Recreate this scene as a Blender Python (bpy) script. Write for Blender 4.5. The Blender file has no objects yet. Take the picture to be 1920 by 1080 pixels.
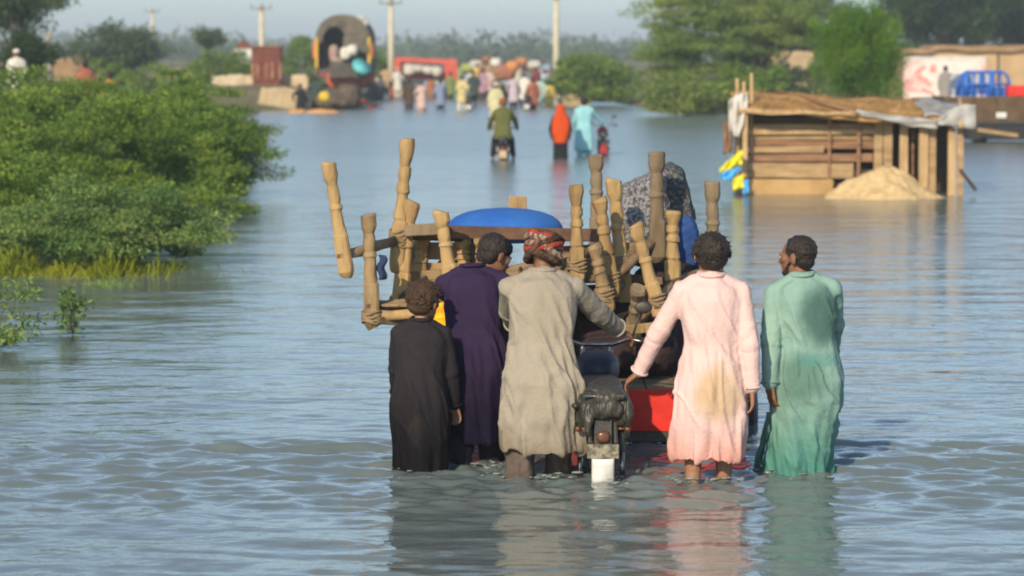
import bpy, math, random
import numpy as np
from mathutils import Vector, Matrix, Euler

# ------------------------------------------------------------------ camera, light, exposure
SC = bpy.context.scene
COL = SC.collection
F = 5333.3            # focal length in pixels of a 1920 wide frame (100 mm lens)
CH = 2.5              # camera height over the water
PITCH = math.atan((540 - 93) / F)
cam_d = bpy.data.cameras.new('camera')
cam = bpy.data.objects.new('camera', cam_d); COL.objects.link(cam)
cam_d.lens = 100; cam_d.sensor_width = 36
cam_d.clip_start = 0.5; cam_d.clip_end = 6000
cam.location = (0, 0, CH)
cam.rotation_euler = (math.pi / 2 - PITCH, 0, 0)
cam_d.dof.use_dof = True
cam_d.dof.focus_distance = 17.2
cam_d.dof.aperture_fstop = 2.9
SC.camera = cam

SUN_AZ = math.radians(-159)      # the sun stands behind the camera on the left
SUN_EL = math.radians(27)
world = bpy.data.worlds.new('World'); SC.world = world
world.use_nodes = True
wn = world.node_tree
bg = wn.nodes['Background']
sky = wn.nodes.new('ShaderNodeTexSky')
sky.sky_type = 'NISHITA'; sky.sun_disc = False
sky.sun_elevation = SUN_EL; sky.sun_rotation = SUN_AZ
sky.air_density = 1.0; sky.dust_density = 0.8; sky.ozone_density = 4.0
hsv = wn.nodes.new('ShaderNodeHueSaturation'); hsv.inputs['Saturation'].default_value = .64      # humid, milky sky
tint = wn.nodes.new('ShaderNodeMix'); tint.data_type = 'RGBA'; tint.blend_type = 'MULTIPLY'; tint.inputs[0].default_value = 1; tint.inputs[7].default_value = (.86, 1.0, 1.08, 1)
wn.links.new(sky.outputs[0], hsv.inputs['Color']); wn.links.new(hsv.outputs[0], tint.inputs[6]); wn.links.new(tint.outputs[2], bg.inputs[0])
bg.inputs[1].default_value = 0.15
sun_d = bpy.data.lights.new('sun', 'SUN')
sun = bpy.data.objects.new('sun', sun_d); COL.objects.link(sun)
sun_d.energy = 4.7; sun_d.angle = math.radians(0.6); sun_d.color = (1.0, 0.83, 0.59)
sdir = Vector((math.sin(SUN_AZ) * math.cos(SUN_EL), math.cos(SUN_AZ) * math.cos(SUN_EL), math.sin(SUN_EL)))
sun.rotation_euler = (-sdir).to_track_quat('-Z', 'Y').to_euler()
sun.location = (-30, -30, 40)
SC.view_settings.view_transform = 'Standard'
SC.view_settings.look = 'None'
SC.view_settings.exposure = 0.05
SC.view_settings.gamma = 1.0
SC.view_settings.use_curve_mapping = False
SC.cycles.filter_width = 1.9
SC.cycles.max_bounces = 6
SC.cycles.use_denoising = True

# ------------------------------------------------------------------ helpers
cp, sp = math.cos(PITCH), math.sin(PITCH)
def at(px, py, Y):
    """world point seen at photo pixel px, py at depth Y"""
    u, v = px - 960, 540 - py
    dy = F * cp + v * sp; dz = -F * sp + v * cp
    return Vector((u / dy * Y, Y, CH + dz / dy * Y))
def wy(py):
    """depth of the water surface at photo row py"""
    v = 540 - py
    return CH * (F * cp + v * sp) / (F * sp - v * cp)
def on_water(px, py): return at(px, py, wy(py))

def rng(seed): return np.random.RandomState(seed)
def snoise(P, scale, seed=0, octaves=3):
    P = np.asarray(P, float) * scale
    r = rng(seed); out = np.zeros(len(P)); amp = 1.0; tot = 0
    for o in range(octaves):
        k = r.normal(size=(7, 3)) * (2.0 ** o) * 1.3
        ph = r.uniform(0, 6.283, 7)
        out += amp * np.sin(P @ k.T + ph).sum(1) / 3.0
        tot += amp; amp *= 0.55
    return out / tot

class MB:
    """collects pieces of one mesh"""
    def __init__(s): s.v = []; s.f = []; s.n = 0
    def add(s, V, Fc):
        V = np.asarray(V, float)
        s.v.append(V); n = s.n
        s.f.extend([tuple(i + n for i in q) for q in Fc]); s.n += len(V); return s
    def box(s, c, size, R=None, jit=0, seed=0, taper=1):
        hx, hy, hz = [q / 2 for q in size]
        V = np.array([(x * (taper if z > 0 else 1), y * (taper if z > 0 else 1), z) for z in (-hz, hz) for y in (-hy, hy) for x in (-hx, hx)])
        if jit: V = V + rng(seed).uniform(-jit, jit, V.shape)
        if R is not None: V = V @ np.array(R).T
        return s.add(V + np.array(c), [(0, 2, 3, 1), (4, 5, 7, 6), (0, 1, 5, 4), (2, 6, 7, 3), (0, 4, 6, 2), (1, 3, 7, 5)])
    def beam(s, p0, p1, w, h, up=(0, 0, 1), jit=0, seed=0):
        p0 = Vector(p0); p1 = Vector(p1); d = (p1 - p0); L = d.length; d.normalize()
        upv = Vector(up)
        if abs(d.dot(upv)) > .97: upv = Vector((0, 1, 0))
        x = d.cross(upv).normalized(); z = x.cross(d)
        R = np.array([x, d, z]).T
        return s.box((p0 + p1) / 2, (w, L, h), R, jit, seed)
    def tube(s, pts, radii, n=8, cap=True, sq=None, twist=0):
        pts = [Vector(p) for p in pts]
        if not hasattr(radii, '__len__'): radii = [radii] * len(pts)
        V = []; k = len(pts); ref = None
        for i, p in enumerate(pts):
            t = (pts[min(i + 1, k - 1)] - pts[max(i - 1, 0)])
            if t.length < 1e-9: t = pts[-1] - pts[0]
            t.normalize()
            if ref is None:
                ref = Vector((1, 0, 0)) if abs(t.x) < .9 else Vector((0, 1, 0))
            x = (ref - t * ref.dot(t)).normalized(); ref = x; y = t.cross(x)
            e = sq[i] if sq else 2
            for j in range(n):
                a = 2 * math.pi * (j + .5) / n + twist
                ca, sa = math.cos(a), math.sin(a)
                rr = radii[i] / ((abs(ca) ** e + abs(sa) ** e) ** (1 / e))
                V.append(p + x * (ca * rr) + y * (sa * rr))
        Fc = []
        for i in range(k - 1):
            for j in range(n):
                a, b = i * n + j, i * n + (j + 1) % n
                Fc.append((a, b, b + n, a + n))
        if cap:
            Fc.append(tuple(range(n - 1, -1, -1))); Fc.append(tuple((k - 1) * n + j for j in range(n)))
        return s.add(np.array(V), Fc)
    def ell(s, c, r, R=None, nu=14, nv=9, e=1.0):
        V = [(0, 0, -1)]
        for i in range(1, nv):
            ph = -math.pi / 2 + math.pi * i / nv
            for j in range(nu):
                a = 2 * math.pi * j / nu
                V.append((math.cos(ph) * math.cos(a), math.cos(ph) * math.sin(a), math.sin(ph)))
        V.append((0, 0, 1)); V = np.array(V)
        if e != 1: V = np.sign(V) * np.abs(V) ** e
        V = V * np.array(r)
        if R is not None: V = V @ np.array(R).T
        Fc = []
        for j in range(nu):
            Fc.append((0, 1 + (j + 1) % nu, 1 + j))
            for i in range(nv - 2):
                a = 1 + i * nu + j; b = 1 + i * nu + (j + 1) % nu
                Fc.append((a, b, b + nu, a + nu))
            l = 1 + (nv - 2) * nu
            Fc.append((l + j, l + (j + 1) % nu, len(V) - 1))
        return s.add(V + np.array(c), Fc)
    def cap(s, p0, p1, r0, r1, n=12):
        """tapered capsule"""
        p0 = Vector(p0); p1 = Vector(p1); d = p1 - p0
        if d.length < 1e-6: d = Vector((0, 0, 1e-4))
        d.normalize(); pts = []; rad = []
        for a in (-80, -50, -20): pts.append(p0 + d * (r0 * math.sin(math.radians(a)))); rad.append(r0 * math.cos(math.radians(a)))
        for a in (20, 50, 80): pts.append(p1 + d * (r1 * math.sin(math.radians(a)))); rad.append(r1 * math.cos(math.radians(a)))
        return s.tube(pts, rad, n)
    def loft(s, rings, n=28, e=2.3, cap=True):
        """rings: (centre, ax, ay, hw, hd)"""
        V = []
        for (c, ax, ay, hw, hd) in rings:
            for j in range(n):
                a = 2 * math.pi * j / n
                ca, sa = math.cos(a), math.sin(a)
                k = 1 / ((abs(ca) ** e + abs(sa) ** e) ** (1 / e))
                V.append(Vector(c) + Vector(ax) * (ca * k * hw) + Vector(ay) * (sa * k * hd))
        Fc = []
        for i in range(len(rings) - 1):
            for j in range(n):
                a, b = i * n + j, i * n + (j + 1) % n
                Fc.append((a, b, b + n, a + n))
        if cap:
            Fc.append(tuple(range(n - 1, -1, -1))); Fc.append(tuple((len(rings) - 1) * n + j for j in range(n)))
        return s.add(np.array(V), Fc)
    def sheet(s, fn, nu, nv):
        V = [fn(i / nu, j / nv) for j in range(nv + 1) for i in range(nu + 1)]
        Fc = [(j * (nu + 1) + i, j * (nu + 1) + i + 1, (j + 1) * (nu + 1) + i + 1, (j + 1) * (nu + 1) + i) for j in range(nv) for i in range(nu)]
        return s.add(np.array(V), Fc)
    def mesh(s, name):
        me = bpy.data.meshes.new(name)
        V = np.concatenate(s.v) if s.v else np.zeros((0, 3))
        me.from_pydata(V.tolist(), [], s.f); me.update(); return me
    def build(s, name, mat, parent=None, smooth=False, bevel=0, world=True, **tags):
        """link as ONE object; vertices were given in world space unless world=False"""
        me = s.mesh(name)
        return link(name, me, mat, parent, smooth, bevel, world, **tags)

def root_loc(p):
    v = Vector((0, 0, 0))
    while p is not None: v += p.location; p = p.parent
    return v
def link(name, me, mat, parent=None, smooth=False, bevel=0, world=True, **tags):
    if world and parent is not None:
        me.transform(Matrix.Translation(-root_loc(parent)))
    if mat is not None and not me.materials: me.materials.append(mat)
    if smooth: me.shade_smooth()
    o = bpy.data.objects.new(name, me); COL.objects.link(o)
    if parent is not None: o.parent = parent
    if bevel:
        b = o.modifiers.new('bevel', 'BEVEL'); b.width = bevel; b.segments = 1; b.limit_method = 'ANGLE'; b.angle_limit = .6
    for k, v in tags.items():
        if v: o[k] = v
    return o
def thing(name, label, cat, loc=(0, 0, 0), rz=0, group=None):
    o = bpy.data.objects.new(name, None); COL.objects.link(o)
    o.empty_display_size = .2
    o.location = loc; o.rotation_euler = (0, 0, rz)
    o['label'] = label; o['category'] = cat
    if group: o['group'] = group
    return o
def remesh(mb, voxel, smooth=2, fac=.5):
    me = mb.mesh('tmp')
    o = bpy.data.objects.new('tmp', me); COL.objects.link(o)
    r = o.modifiers.new('r', 'REMESH'); r.mode = 'VOXEL'; r.voxel_size = voxel; r.adaptivity = 0
    if smooth:
        m = o.modifiers.new('s', 'SMOOTH'); m.factor = fac; m.iterations = smooth
    dg = bpy.context.evaluated_depsgraph_get()
    out = bpy.data.meshes.new_from_object(o.evaluated_get(dg))
    bpy.data.objects.remove(o); bpy.data.meshes.remove(me)
    out.shade_smooth()
    return out
def get_v(me):
    a = np.zeros(len(me.vertices) * 3); me.vertices.foreach_get('co', a); return a.reshape(-1, 3)
def get_n(me):
    a = np.zeros(len(me.vertices) * 3); me.vertex_normals.foreach_get('vector', a); return a.reshape(-1, 3)
def set_v(me, V): me.vertices.foreach_set('co', V.ravel()); me.update()
def lumpy(mb, voxel, amp, scale, seed=0, smooth=2, octaves=3):
    me = remesh(mb, voxel, smooth)
    V = get_v(me); set_v(me, V + get_n(me) * (snoise(V, scale, seed, octaves) * amp)[:, None]); return me

# ------------------------------------------------------------------ materials
MATS = {}
def mat(name, c1, c2=None, scale=4.0, rough=.8, bump=0.0, bscale=40.0, spec=.3, metal=0, stretch=(1, 1, 1), stains=(), wet=None, island=0.0, sheen=0, contrast=(.35, .65)):
    """procedural material: colour noise c1-c2, relief, stains with a shape of their own, wet hem (z0, z1, factor)"""
    if name in MATS: return MATS[name]
    m = bpy.data.materials.new(name); m.use_nodes = True; MATS[name] = m
    nt = m.node_tree; N = nt.nodes; L = nt.links; p = N['Principled BSDF']
    p.inputs['Roughness'].default_value = rough
    p.inputs['Specular IOR Level'].default_value = spec
    p.inputs['Metallic'].default_value = metal
    if sheen: p.inputs['Sheen Weight'].default_value = sheen
    tc = N.new('ShaderNodeTexCoord'); mp = N.new('ShaderNodeMapping'); mp.inputs['Scale'].default_value = stretch
    L.new(tc.outputs['Object'], mp.inputs[0])
    c2 = c2 or tuple(q * .75 for q in c1)
    nz = N.new('ShaderNodeTexNoise'); nz.inputs['Scale'].default_value = scale; nz.inputs['Detail'].default_value = 6; nz.inputs['Roughness'].default_value = .6
    L.new(mp.outputs[0], nz.inputs['Vector'])
    mr = N.new('ShaderNodeMapRange'); mr.inputs[1].default_value, mr.inputs[2].default_value = contrast
    L.new(nz.outputs[0], mr.inputs[0])
    mx = N.new('ShaderNodeMix'); mx.data_type = 'RGBA'
    mx.inputs[6].default_value = (*c1, 1); mx.inputs[7].default_value = (*c2, 1)
    L.new(mr.outputs[0], mx.inputs[0])
    col = mx.outputs[2]
    if island:
        g = N.new('ShaderNodeNewGeometry'); hs = N.new('ShaderNodeHueSaturation')
        r2 = N.new('ShaderNodeMapRange'); r2.inputs[3].default_value = 1 - island; r2.inputs[4].default_value = 1 + island
        L.new(g.outputs['Random Per Island'], r2.inputs[0]); L.new(r2.outputs[0], hs.inputs['Value']); L.new(col, hs.inputs['Color']); col = hs.outputs[0]
    rsock = None
    for (c, r, sc_, strength) in stains:
        sb = N.new('ShaderNodeVectorMath'); sb.operation = 'SUBTRACT'; sb.inputs[1].default_value = c
        L.new(tc.outputs['Object'], sb.inputs[0])
        dv = N.new('ShaderNodeVectorMath'); dv.operation = 'DIVIDE'; dv.inputs[1].default_value = r
        L.new(sb.outputs[0], dv.inputs[0])
        ln = N.new('ShaderNodeVectorMath'); ln.operation = 'LENGTH'; L.new(dv.outputs[0], ln.inputs[0])
        n2 = N.new('ShaderNodeTexNoise'); n2.inputs['Scale'].default_value = 6; n2.inputs['Detail'].default_value = 4
        L.new(tc.outputs['Object'], n2.inputs['Vector'])
        ad = N.new('ShaderNodeMath'); ad.operation = 'MULTIPLY_ADD'; ad.inputs[1].default_value = .9; L.new(n2.outputs[0], ad.inputs[0]); L.new(ln.outputs['Value'], ad.inputs[2])
        m2 = N.new('ShaderNodeMapRange'); m2.inputs[1].default_value = 1.75; m2.inputs[2].default_value = .95; m2.interpolation_type = 'SMOOTHSTEP'; m2.inputs[3].default_value = 0; m2.inputs[4].default_value = strength
        L.new(ad.outputs[0], m2.inputs[0])
        x2 = N.new('ShaderNodeMix'); x2.data_type = 'RGBA'; x2.inputs[7].default_value = (*sc_, 1)
        L.new(m2.outputs[0], x2.inputs[0]); L.new(col, x2.inputs[6]); col = x2.outputs[2]
    if wet:
        sx = N.new('ShaderNodeSeparateXYZ'); L.new(tc.outputs['Object'], sx.inputs[0])
        n3 = N.new('ShaderNodeTexNoise'); n3.inputs['Scale'].default_value = 7; n3.inputs['Detail'].default_value = 5
        L.new(tc.outputs['Object'], n3.inputs['Vector'])
        a3 = N.new('ShaderNodeMath'); a3.operation = 'MULTIPLY_ADD'; a3.inputs[1].default_value = -.25; L.new(n3.outputs[0], a3.inputs[0]); L.new(sx.outputs[2], a3.inputs[2])
        m3 = N.new('ShaderNodeMapRange'); m3.interpolation_type = 'SMOOTHSTEP'
        m3.inputs[1].default_value = wet[1] - .12; m3.inputs[2].default_value = wet[0] - .12
        L.new(a3.outputs[0], m3.inputs[0])
        x3 = N.new('ShaderNodeMix'); x3.data_type = 'RGBA'; x3.blend_type = 'MULTIPLY'; x3.inputs[7].default_value = (*wet[2], 1)
        L.new(m3.outputs[0], x3.inputs[0]); L.new(col, x3.inputs[6]); col = x3.outputs[2]
        m4 = N.new('ShaderNodeMapRange'); m4.inputs[3].default_value = rough; m4.inputs[4].default_value = .6
        L.new(m3.outputs[0], m4.inputs[0]); L.new(m4.outputs[0], p.inputs['Roughness'])
    L.new(col, p.inputs['Base Color'])
    if bump:
        nb = N.new('ShaderNodeTexNoise'); nb.inputs['Scale'].default_value = bscale; nb.inputs['Detail'].default_value = 5
        L.new(mp.outputs[0], nb.inputs['Vector'])
        b = N.new('ShaderNodeBump'); b.inputs['Strength'].default_value = bump; b.inputs['Distance'].default_value = .02
        L.new(nb.outputs[0], b.inputs['Height']); L.new(b.outputs[0], p.inputs['Normal'])
    return m
def leaf_mat(name, dark, mid, light, scale=.9, trans=.35):
    if name in MATS: return MATS[name]
    m = bpy.data.materials.new(name); m.use_nodes = True; MATS[name] = m
    nt = m.node_tree; N = nt.nodes; L = nt.links; p = N['Principled BSDF']
    p.inputs['Roughness'].default_value = .62; p.inputs['Specular IOR Level'].default_value = .18
    g = N.new('ShaderNodeNewGeometry'); tc = N.new('ShaderNodeTexCoord')
    nz = N.new('ShaderNodeTexNoise'); nz.inputs['Scale'].default_value = scale; nz.inputs['Detail'].default_value = 3
    L.new(tc.outputs['Object'], nz.inputs['Vector'])
    ad = N.new('ShaderNodeMath'); ad.operation = 'MULTIPLY_ADD'; ad.inputs[1].default_value = .45
    L.new(g.outputs['Random Per Island'], ad.inputs[0])
    m2 = N.new('ShaderNodeMapRange'); m2.inputs[1].default_value = .3; m2.inputs[2].default_value = .7; m2.inputs[3].default_value = 0; m2.inputs[4].default_value = .6
    L.new(nz.outputs[0], m2.inputs[0]); L.new(m2.outputs[0], ad.inputs[2])
    cr = N.new('ShaderNodeValToRGB'); e = cr.color_ramp.elements
    e[0].color = (*dark, 1); e[1].color = (*light, 1); x = e.new(.5); x.color = (*mid, 1)
    L.new(ad.outputs[0], cr.inputs[0]); L.new(cr.outputs[0], p.inputs['Base Color'])
    t = N.new('ShaderNodeBsdfTranslucent'); L.new(cr.outputs[0], t.inputs[0])
    ms = N.new('ShaderNodeMixShader'); ms.inputs[0].default_value = trans
    L.new(p.outputs[0], ms.inputs[1]); L.new(t.outputs[0], ms.inputs[2]); L.new(ms.outputs[0], N['Material Output'].inputs[0])
    return m

WOOD = mat('turned_wood', (.41, .275, .125), (.19, .115, .052), 5, .8, .6, 34, .2, stretch=(1, 1, .3), contrast=(.42, .68))
WOOD_OLD = mat('old_turned_wood', (.32, .225, .12), (.12, .08, .045), 7, .85, .6, 34, .2, stretch=(1, 1, .3), contrast=(.42, .68))
WOOD_GREY = mat('weathered_wood', (.27, .205, .13), (.13, .095, .06), 4, .85, .5, 30, .2, stretch=(1, 1, .25))
WOOD_RAIL = mat('rail_wood', (.30, .21, .12), (.16, .10, .06), 5, .8, .4, 30, .2)
WOOD_BROWN = mat('brown_rail_wood', (.17, .095, .06), (.09, .05, .035), 6, .8, .4, 30, .2)
ROPE = mat('jute_rope', (.30, .22, .13), (.2, .14, .08), 20, .95, .4, 90, .1)
BLACK = mat('black_rubber', (.018, .018, .018), (.03, .028, .025), 9, .6, .15, 60, .3)
DARKM = mat('dark_metal', (.05, .05, .05), (.09, .075, .06), 12, .5, .2, 60, .5, metal=.5)
CHROME = mat('chrome', (.40, .40, .40), (.22, .21, .2), 14, .3, .05, 50, .5, metal=1)
SKIN = mat('brown_skin', (.22, .105, .058), (.17, .078, .043), 14, .55, .12, 120, .35)
SKIN_LIGHT = mat('light_brown_skin', (.33, .165, .095), (.26, .125, .07), 14, .55, .12, 120, .35)
HAIR = mat('black_hair', (.012, .009, .008), (.03, .02, .014), 30, .55, .6, 120, .35, stretch=(1, 1, .3))
HAIR_BROWN = mat('brown_hair', (.035, .019, .011), (.07, .036, .018), 30, .6, .6, 120, .3, stretch=(1, 1, .3))
EYE = mat('eye_white', (.7, .68, .62), (.6, .58, .52), 5, .3)

# ------------------------------------------------------------------ setting: ground, water
def quad_mesh(name, V, Q):
    me = bpy.data.meshes.new(name)
    V = np.asarray(V, np.float32); Q = np.asarray(Q, np.int32)
    me.vertices.add(len(V)); me.vertices.foreach_set('co', V.ravel())
    me.loops.add(Q.size); me.loops.foreach_set('vertex_index', Q.ravel())
    me.polygons.add(len(Q)); me.polygons.foreach_set('loop_start', np.arange(0, Q.size, 4, dtype=np.int32))
    me.update(calc_edges=True); me.validate(); return me
def grid_mesh(name, xs, ys, hfun):
    X, Y = np.meshgrid(xs, ys); Z = hfun(X, Y)
    V = np.stack([X, Y, Z], -1).reshape(-1, 3)
    nx, ny = len(xs), len(ys)
    i = (np.arange(ny - 1)[:, None] * nx + np.arange(nx - 1)[None, :]).ravel()
    return quad_mesh(name, V, np.stack([i, i + 1, i + 1 + nx, i + nx], 1))
def grow(a, step, limit, k=1.06, rel=None):
    out = [a]
    while out[-1] < limit:
        step = step * k
        if rel: step = min(step, rel * out[-1])
        out.append(out[-1] + step)
    return out
def sstep(x, a, b):
    t = np.clip((x - a) / (b - a), 0, 1); return t * t * (3 - 2 * t)

def ground_h(X, Y):
    road = np.abs(X + 1.2 + 0.0 * Y) 
    n = .12 * np.sin(X * .31 + 1.3) * np.sin(Y * .17) + .07 * np.sin(X * .9 + Y * .5)
    left = sstep(-X, 8.2, 11.5) * sstep(Y, 52, 64) * .55 + sstep(-X, 5.5, 8.5) * sstep(Y, 116, 124) * .6
    lb = sstep(-X, 5.2, 8.0) * sstep(Y, 30, 36) * .12
    right = sstep(X, 4.2, 7.0) * sstep(Y, 104, 116) * .6 + sstep(X, 3.0, 6.0) * sstep(Y, 124, 134) * .3
    far = sstep(Y, 240, 330) * .7
    h = -.3 + np.maximum(np.maximum(left, lb), np.maximum(right, far)) + n * (Y > 50) * np.clip(left + right + far, 0, 1)
    return h
gx = sorted(set([-q for q in grow(30, 1, 2500, 1.12)] + list(np.arange(-30, 30.1, 1.0)) + grow(30, 1, 2500, 1.12)))
gy = list(np.arange(4, 140, 1.5)) + grow(140, 1.5, 3500, 1.08)
GROUND = mat('bank_earth', (.12, .13, .05), (.22, .17, .10), .35, .95, .5, 6, .1)
o = link('ground', grid_mesh('ground', np.array(gx), np.array(gy), ground_h), GROUND, smooth=True, kind='structure')

def wave_h(X, Y):
    r = rng(11)
    boost = .46 + .30 * sstep(Y, 14.2, 15.8) * (1 - sstep(Y, 17.6, 18.6)) * (1 - .6 * sstep(np.abs(X - .6), 3.0, 5.5)) + .2 * (1 - sstep(Y, 12.5, 15))
    calm = np.clip(1.0 / (1 + (np.maximum(Y - 18.6, 0) / 5.0)), .16, 1)
    dx = np.gradient(X, axis=1); dy = np.gradient(Y, axis=0); st = np.maximum(dx * .6, dy)
    Z = np.zeros_like(X)
    for i in range(54):
        lam = .15 * (1.15 / .15) ** (r.rand() ** 1.25)
        ang = math.pi / 2 + r.normal() * .62
        k = 2 * math.pi / lam; ph = r.rand() * 6.283
        a = .0046 * lam ** .85 * r.uniform(.5, 1.3)
        att = np.clip(lam / (2.6 * st) - .35, 0, 1)
        W = np.sin(k * (X * math.cos(ang) + Y * math.sin(ang)) + ph + .9 * np.sin(X * .7 + i) + .6 * np.sin(Y * .9 + 2 * i))
        patch = .6 + .7 * np.sin(X * .45 + i * 1.7) * np.sin(Y * .38 + i * .9)
        Z += a * att * W * patch
    Z = Z * boost * calm
    r3 = rng(5); band = sstep(Y, 14.8, 16.0) * (1 - sstep(Y, 17.7, 18.5)) * (1 - .7 * sstep(np.abs(X - .6), 2.6, 5.4))
    for i in range(26):
        lam = r3.uniform(.14, .34); ang = math.pi / 2 + r3.normal() * .7; k = 6.283 / lam
        Z += .0125 * lam * band * np.sin(k * (X * math.cos(ang) + Y * math.sin(ang)) + r3.rand() * 6 + .8 * np.sin(X * 2.1 + i)) * (.5 + .8 * np.sin(X * 1.3 + i * 2) * np.sin(Y * 1.7 + i))
    # the wake that spreads to both sides of the group
    cx = .75
    for (y0, slope, amp, wid, sgn) in ((18.1, .22, .022, .075, -1), (17.5, .26, .015, .07, -1), (18.2, .10, .020, .075, 1), (17.5, .20, .014, .07, 1), (16.7, .1, .009, .06, 1), (16.8, .1, .009, .06, -1)):
        d = (X - cx) * sgn
        line = y0 - slope * np.maximum(d - .6, 0) + .10 * np.sin(X * 2.1 + y0) + .05 * np.sin(X * 5.3)
        m = sstep(d, .3, 1.0) * (1 - sstep(d, 2.8, 5.4)) * (.55 + .6 * np.sin(X * 2.3 + y0 * 7) * np.sin(X * 5.1 + y0 * 3))
        Z += amp * m * np.exp(-((Y - line) / wid) ** 2)
    for (px, py) in ((1297, 903), (1357, 900), (1030, 892), (970, 888), (1140, 905), (790, 880), (890, 868), (1490, 884)):
        c = on_water(px, py); R = np.hypot(X - c.x, (Y - c.y))
        Z += .010 * np.cos(R * 24) * np.exp(-R * 3.2)
        r2 = rng(int(px)); ch = np.zeros_like(X)
        for q in range(9):
            lam = r2.uniform(.12, .3); a_ = r2.uniform(0, 6.28); ch += np.sin(6.283 / lam * (X * math.cos(a_) + Y * math.sin(a_)) + r2.rand() * 6)
        Z += .0036 * ch * np.exp(-(R / .42) ** 2)
    return Z
xd = np.arange(-5.6, 5.6, .042)
wxs = np.array(sorted(list(-np.array(grow(5.6, .05, 2200, 1.14))) + list(xd[1:]) + grow(5.6, .05, 2200, 1.14)))
wys = np.array(list(np.arange(4, 11, .2)) + list(np.arange(11, 25, .036)) + grow(25, .036, 3000, 1.03, .02))
wm = bpy.data.materials.new('flood_water'); wm.use_nodes = True
nt = wm.node_tree; N = nt.nodes; L = nt.links; p = N['Principled BSDF']
p.inputs['Roughness'].default_value = .06; p.inputs['IOR'].default_value = 1.333
p.inputs['Specular IOR Level'].default_value = .5
tc = N.new('ShaderNodeTexCoord')
nz = N.new('ShaderNodeTexNoise'); nz.inputs['Scale'].default_value = .5; nz.inputs['Detail'].default_value = 4
L.new(tc.outputs['Object'], nz.inputs[0])
mx = N.new('ShaderNodeMix'); mx.data_type = 'RGBA'
mx.inputs[6].default_value = (.122, .158, .158, 1); mx.inputs[7].default_value = (.145, .172, .16, 1)
L.new(nz.outputs[0], mx.inputs[0]); L.new(mx.outputs[2], p.inputs['Base Color'])
def wbump(sx, sy, sc, st, prev=None):
    mp = N.new('ShaderNodeMapping'); mp.inputs['Scale'].default_value = (sx, sy, 1); L.new(tc.outputs['Object'], mp.inputs[0])
    n = N.new('ShaderNodeTexNoise'); n.inputs['Scale'].default_value = sc; n.inputs['Detail'].default_value = 3; n.inputs['Roughness'].default_value = .5
    L.new(mp.outputs[0], n.inputs['Vector'])
    b = N.new('ShaderNodeBump'); b.inputs['Strength'].default_value = 1.0; b.inputs['Distance'].default_value = st
    L.new(n.outputs[0], b.inputs['Height'])
    if prev: L.new(prev.outputs[0], b.inputs['Normal'])
    return b
b1 = wbump(.5, 1.0, 1.1, .045)
b2 = wbump(.5, 1.0, 4.0, .0135, b1)
# the open reach further off is rougher, in wind streaks
sxy = N.new('ShaderNodeSeparateXYZ'); L.new(tc.outputs['Object'], sxy.inputs[0])
mo = N.new('ShaderNodeMapRange'); mo.inputs[1].default_value = 19; mo.inputs[2].default_value = 60; mo.inputs[3].default_value = .045; mo.inputs[4].default_value = .12
L.new(sxy.outputs[1], mo.inputs[0])
ms_ = N.new('ShaderNodeMapping'); ms_.inputs['Scale'].default_value = (.02, .09, 1); L.new(tc.outputs['Object'], ms_.inputs[0])
ws = N.new('ShaderNodeTexNoise'); ws.inputs['Scale'].default_value = 1.0; ws.inputs['Detail'].default_value = 4; L.new(ms_.outputs[0], ws.inputs['Vector'])
wr = N.new('ShaderNodeMapRange'); wr.inputs[1].default_value = .35; wr.inputs[2].default_value = .65; wr.inputs[3].default_value = .55; wr.inputs[4].default_value = 1.45; L.new(ws.outputs[0], wr.inputs[0])
mm = N.new('ShaderNodeMath'); mm.operation = 'MULTIPLY'; L.new(mo.outputs[0], mm.inputs[0]); L.new(wr.outputs[0], mm.inputs[1]); L.new(mm.outputs[0], b1.inputs['Distance'])
b3 = wbump(.7, 1.0, 16.0, .0038, b2)
L.new(b3.outputs[0], p.inputs['Normal'])
mro = N.new('ShaderNodeMapRange'); mro.inputs[1].default_value = 20; mro.inputs[2].default_value = 75; mro.inputs[3].default_value = .07; mro.inputs[4].default_value = .24; L.new(sxy.outputs[1], mro.inputs[0]); L.new(mro.outputs[0], p.inputs['Roughness'])
WATER = link('water', grid_mesh('water', wxs, wys, wave_h), wm, smooth=True, kind='structure')

# ------------------------------------------------------------------ foliage
def leaves(C, sig, per, leaf, seed, aspect=.38, up=.5, floor=.02, out=None, droop=.2):
    """rhombic leaves round clump centres C; returns vertices and quads"""
    r = rng(seed); K = len(C)
    idx = np.repeat(np.arange(K), per)
    G = r.normal(size=(len(idx), 3)); G /= (np.linalg.norm(G, axis=1, keepdims=True) + 1e-6)
    G *= (r.rand(len(idx), 1) ** .45)
    P = C[idx] + G * np.asarray(sig)[idx] * 1.5
    A = G * np.array([1, 1, .5]) + r.normal(size=G.shape) * .6 + np.array([0, 0, -droop])
    A /= np.linalg.norm(A, axis=1, keepdims=True)
    Nn = r.normal(size=G.shape) * .55 + np.array([0, 0, up]) + G * .5
    B = np.cross(A, Nn); B /= (np.linalg.norm(B, axis=1, keepdims=True) + 1e-6)
    s = leaf * r.uniform(.6, 1.35, (len(idx), 1))
    V = np.stack([P, P + A * s * .45 + B * s * aspect * .5, P + A * s, P + A * s * .45 - B * s * aspect * .5], 1)
    keep = V[:, :, 2].min(1) > floor
    V = V[keep]; n = len(V)
    return V.reshape(-1, 3), np.arange(n * 4).reshape(-1, 4)
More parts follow.
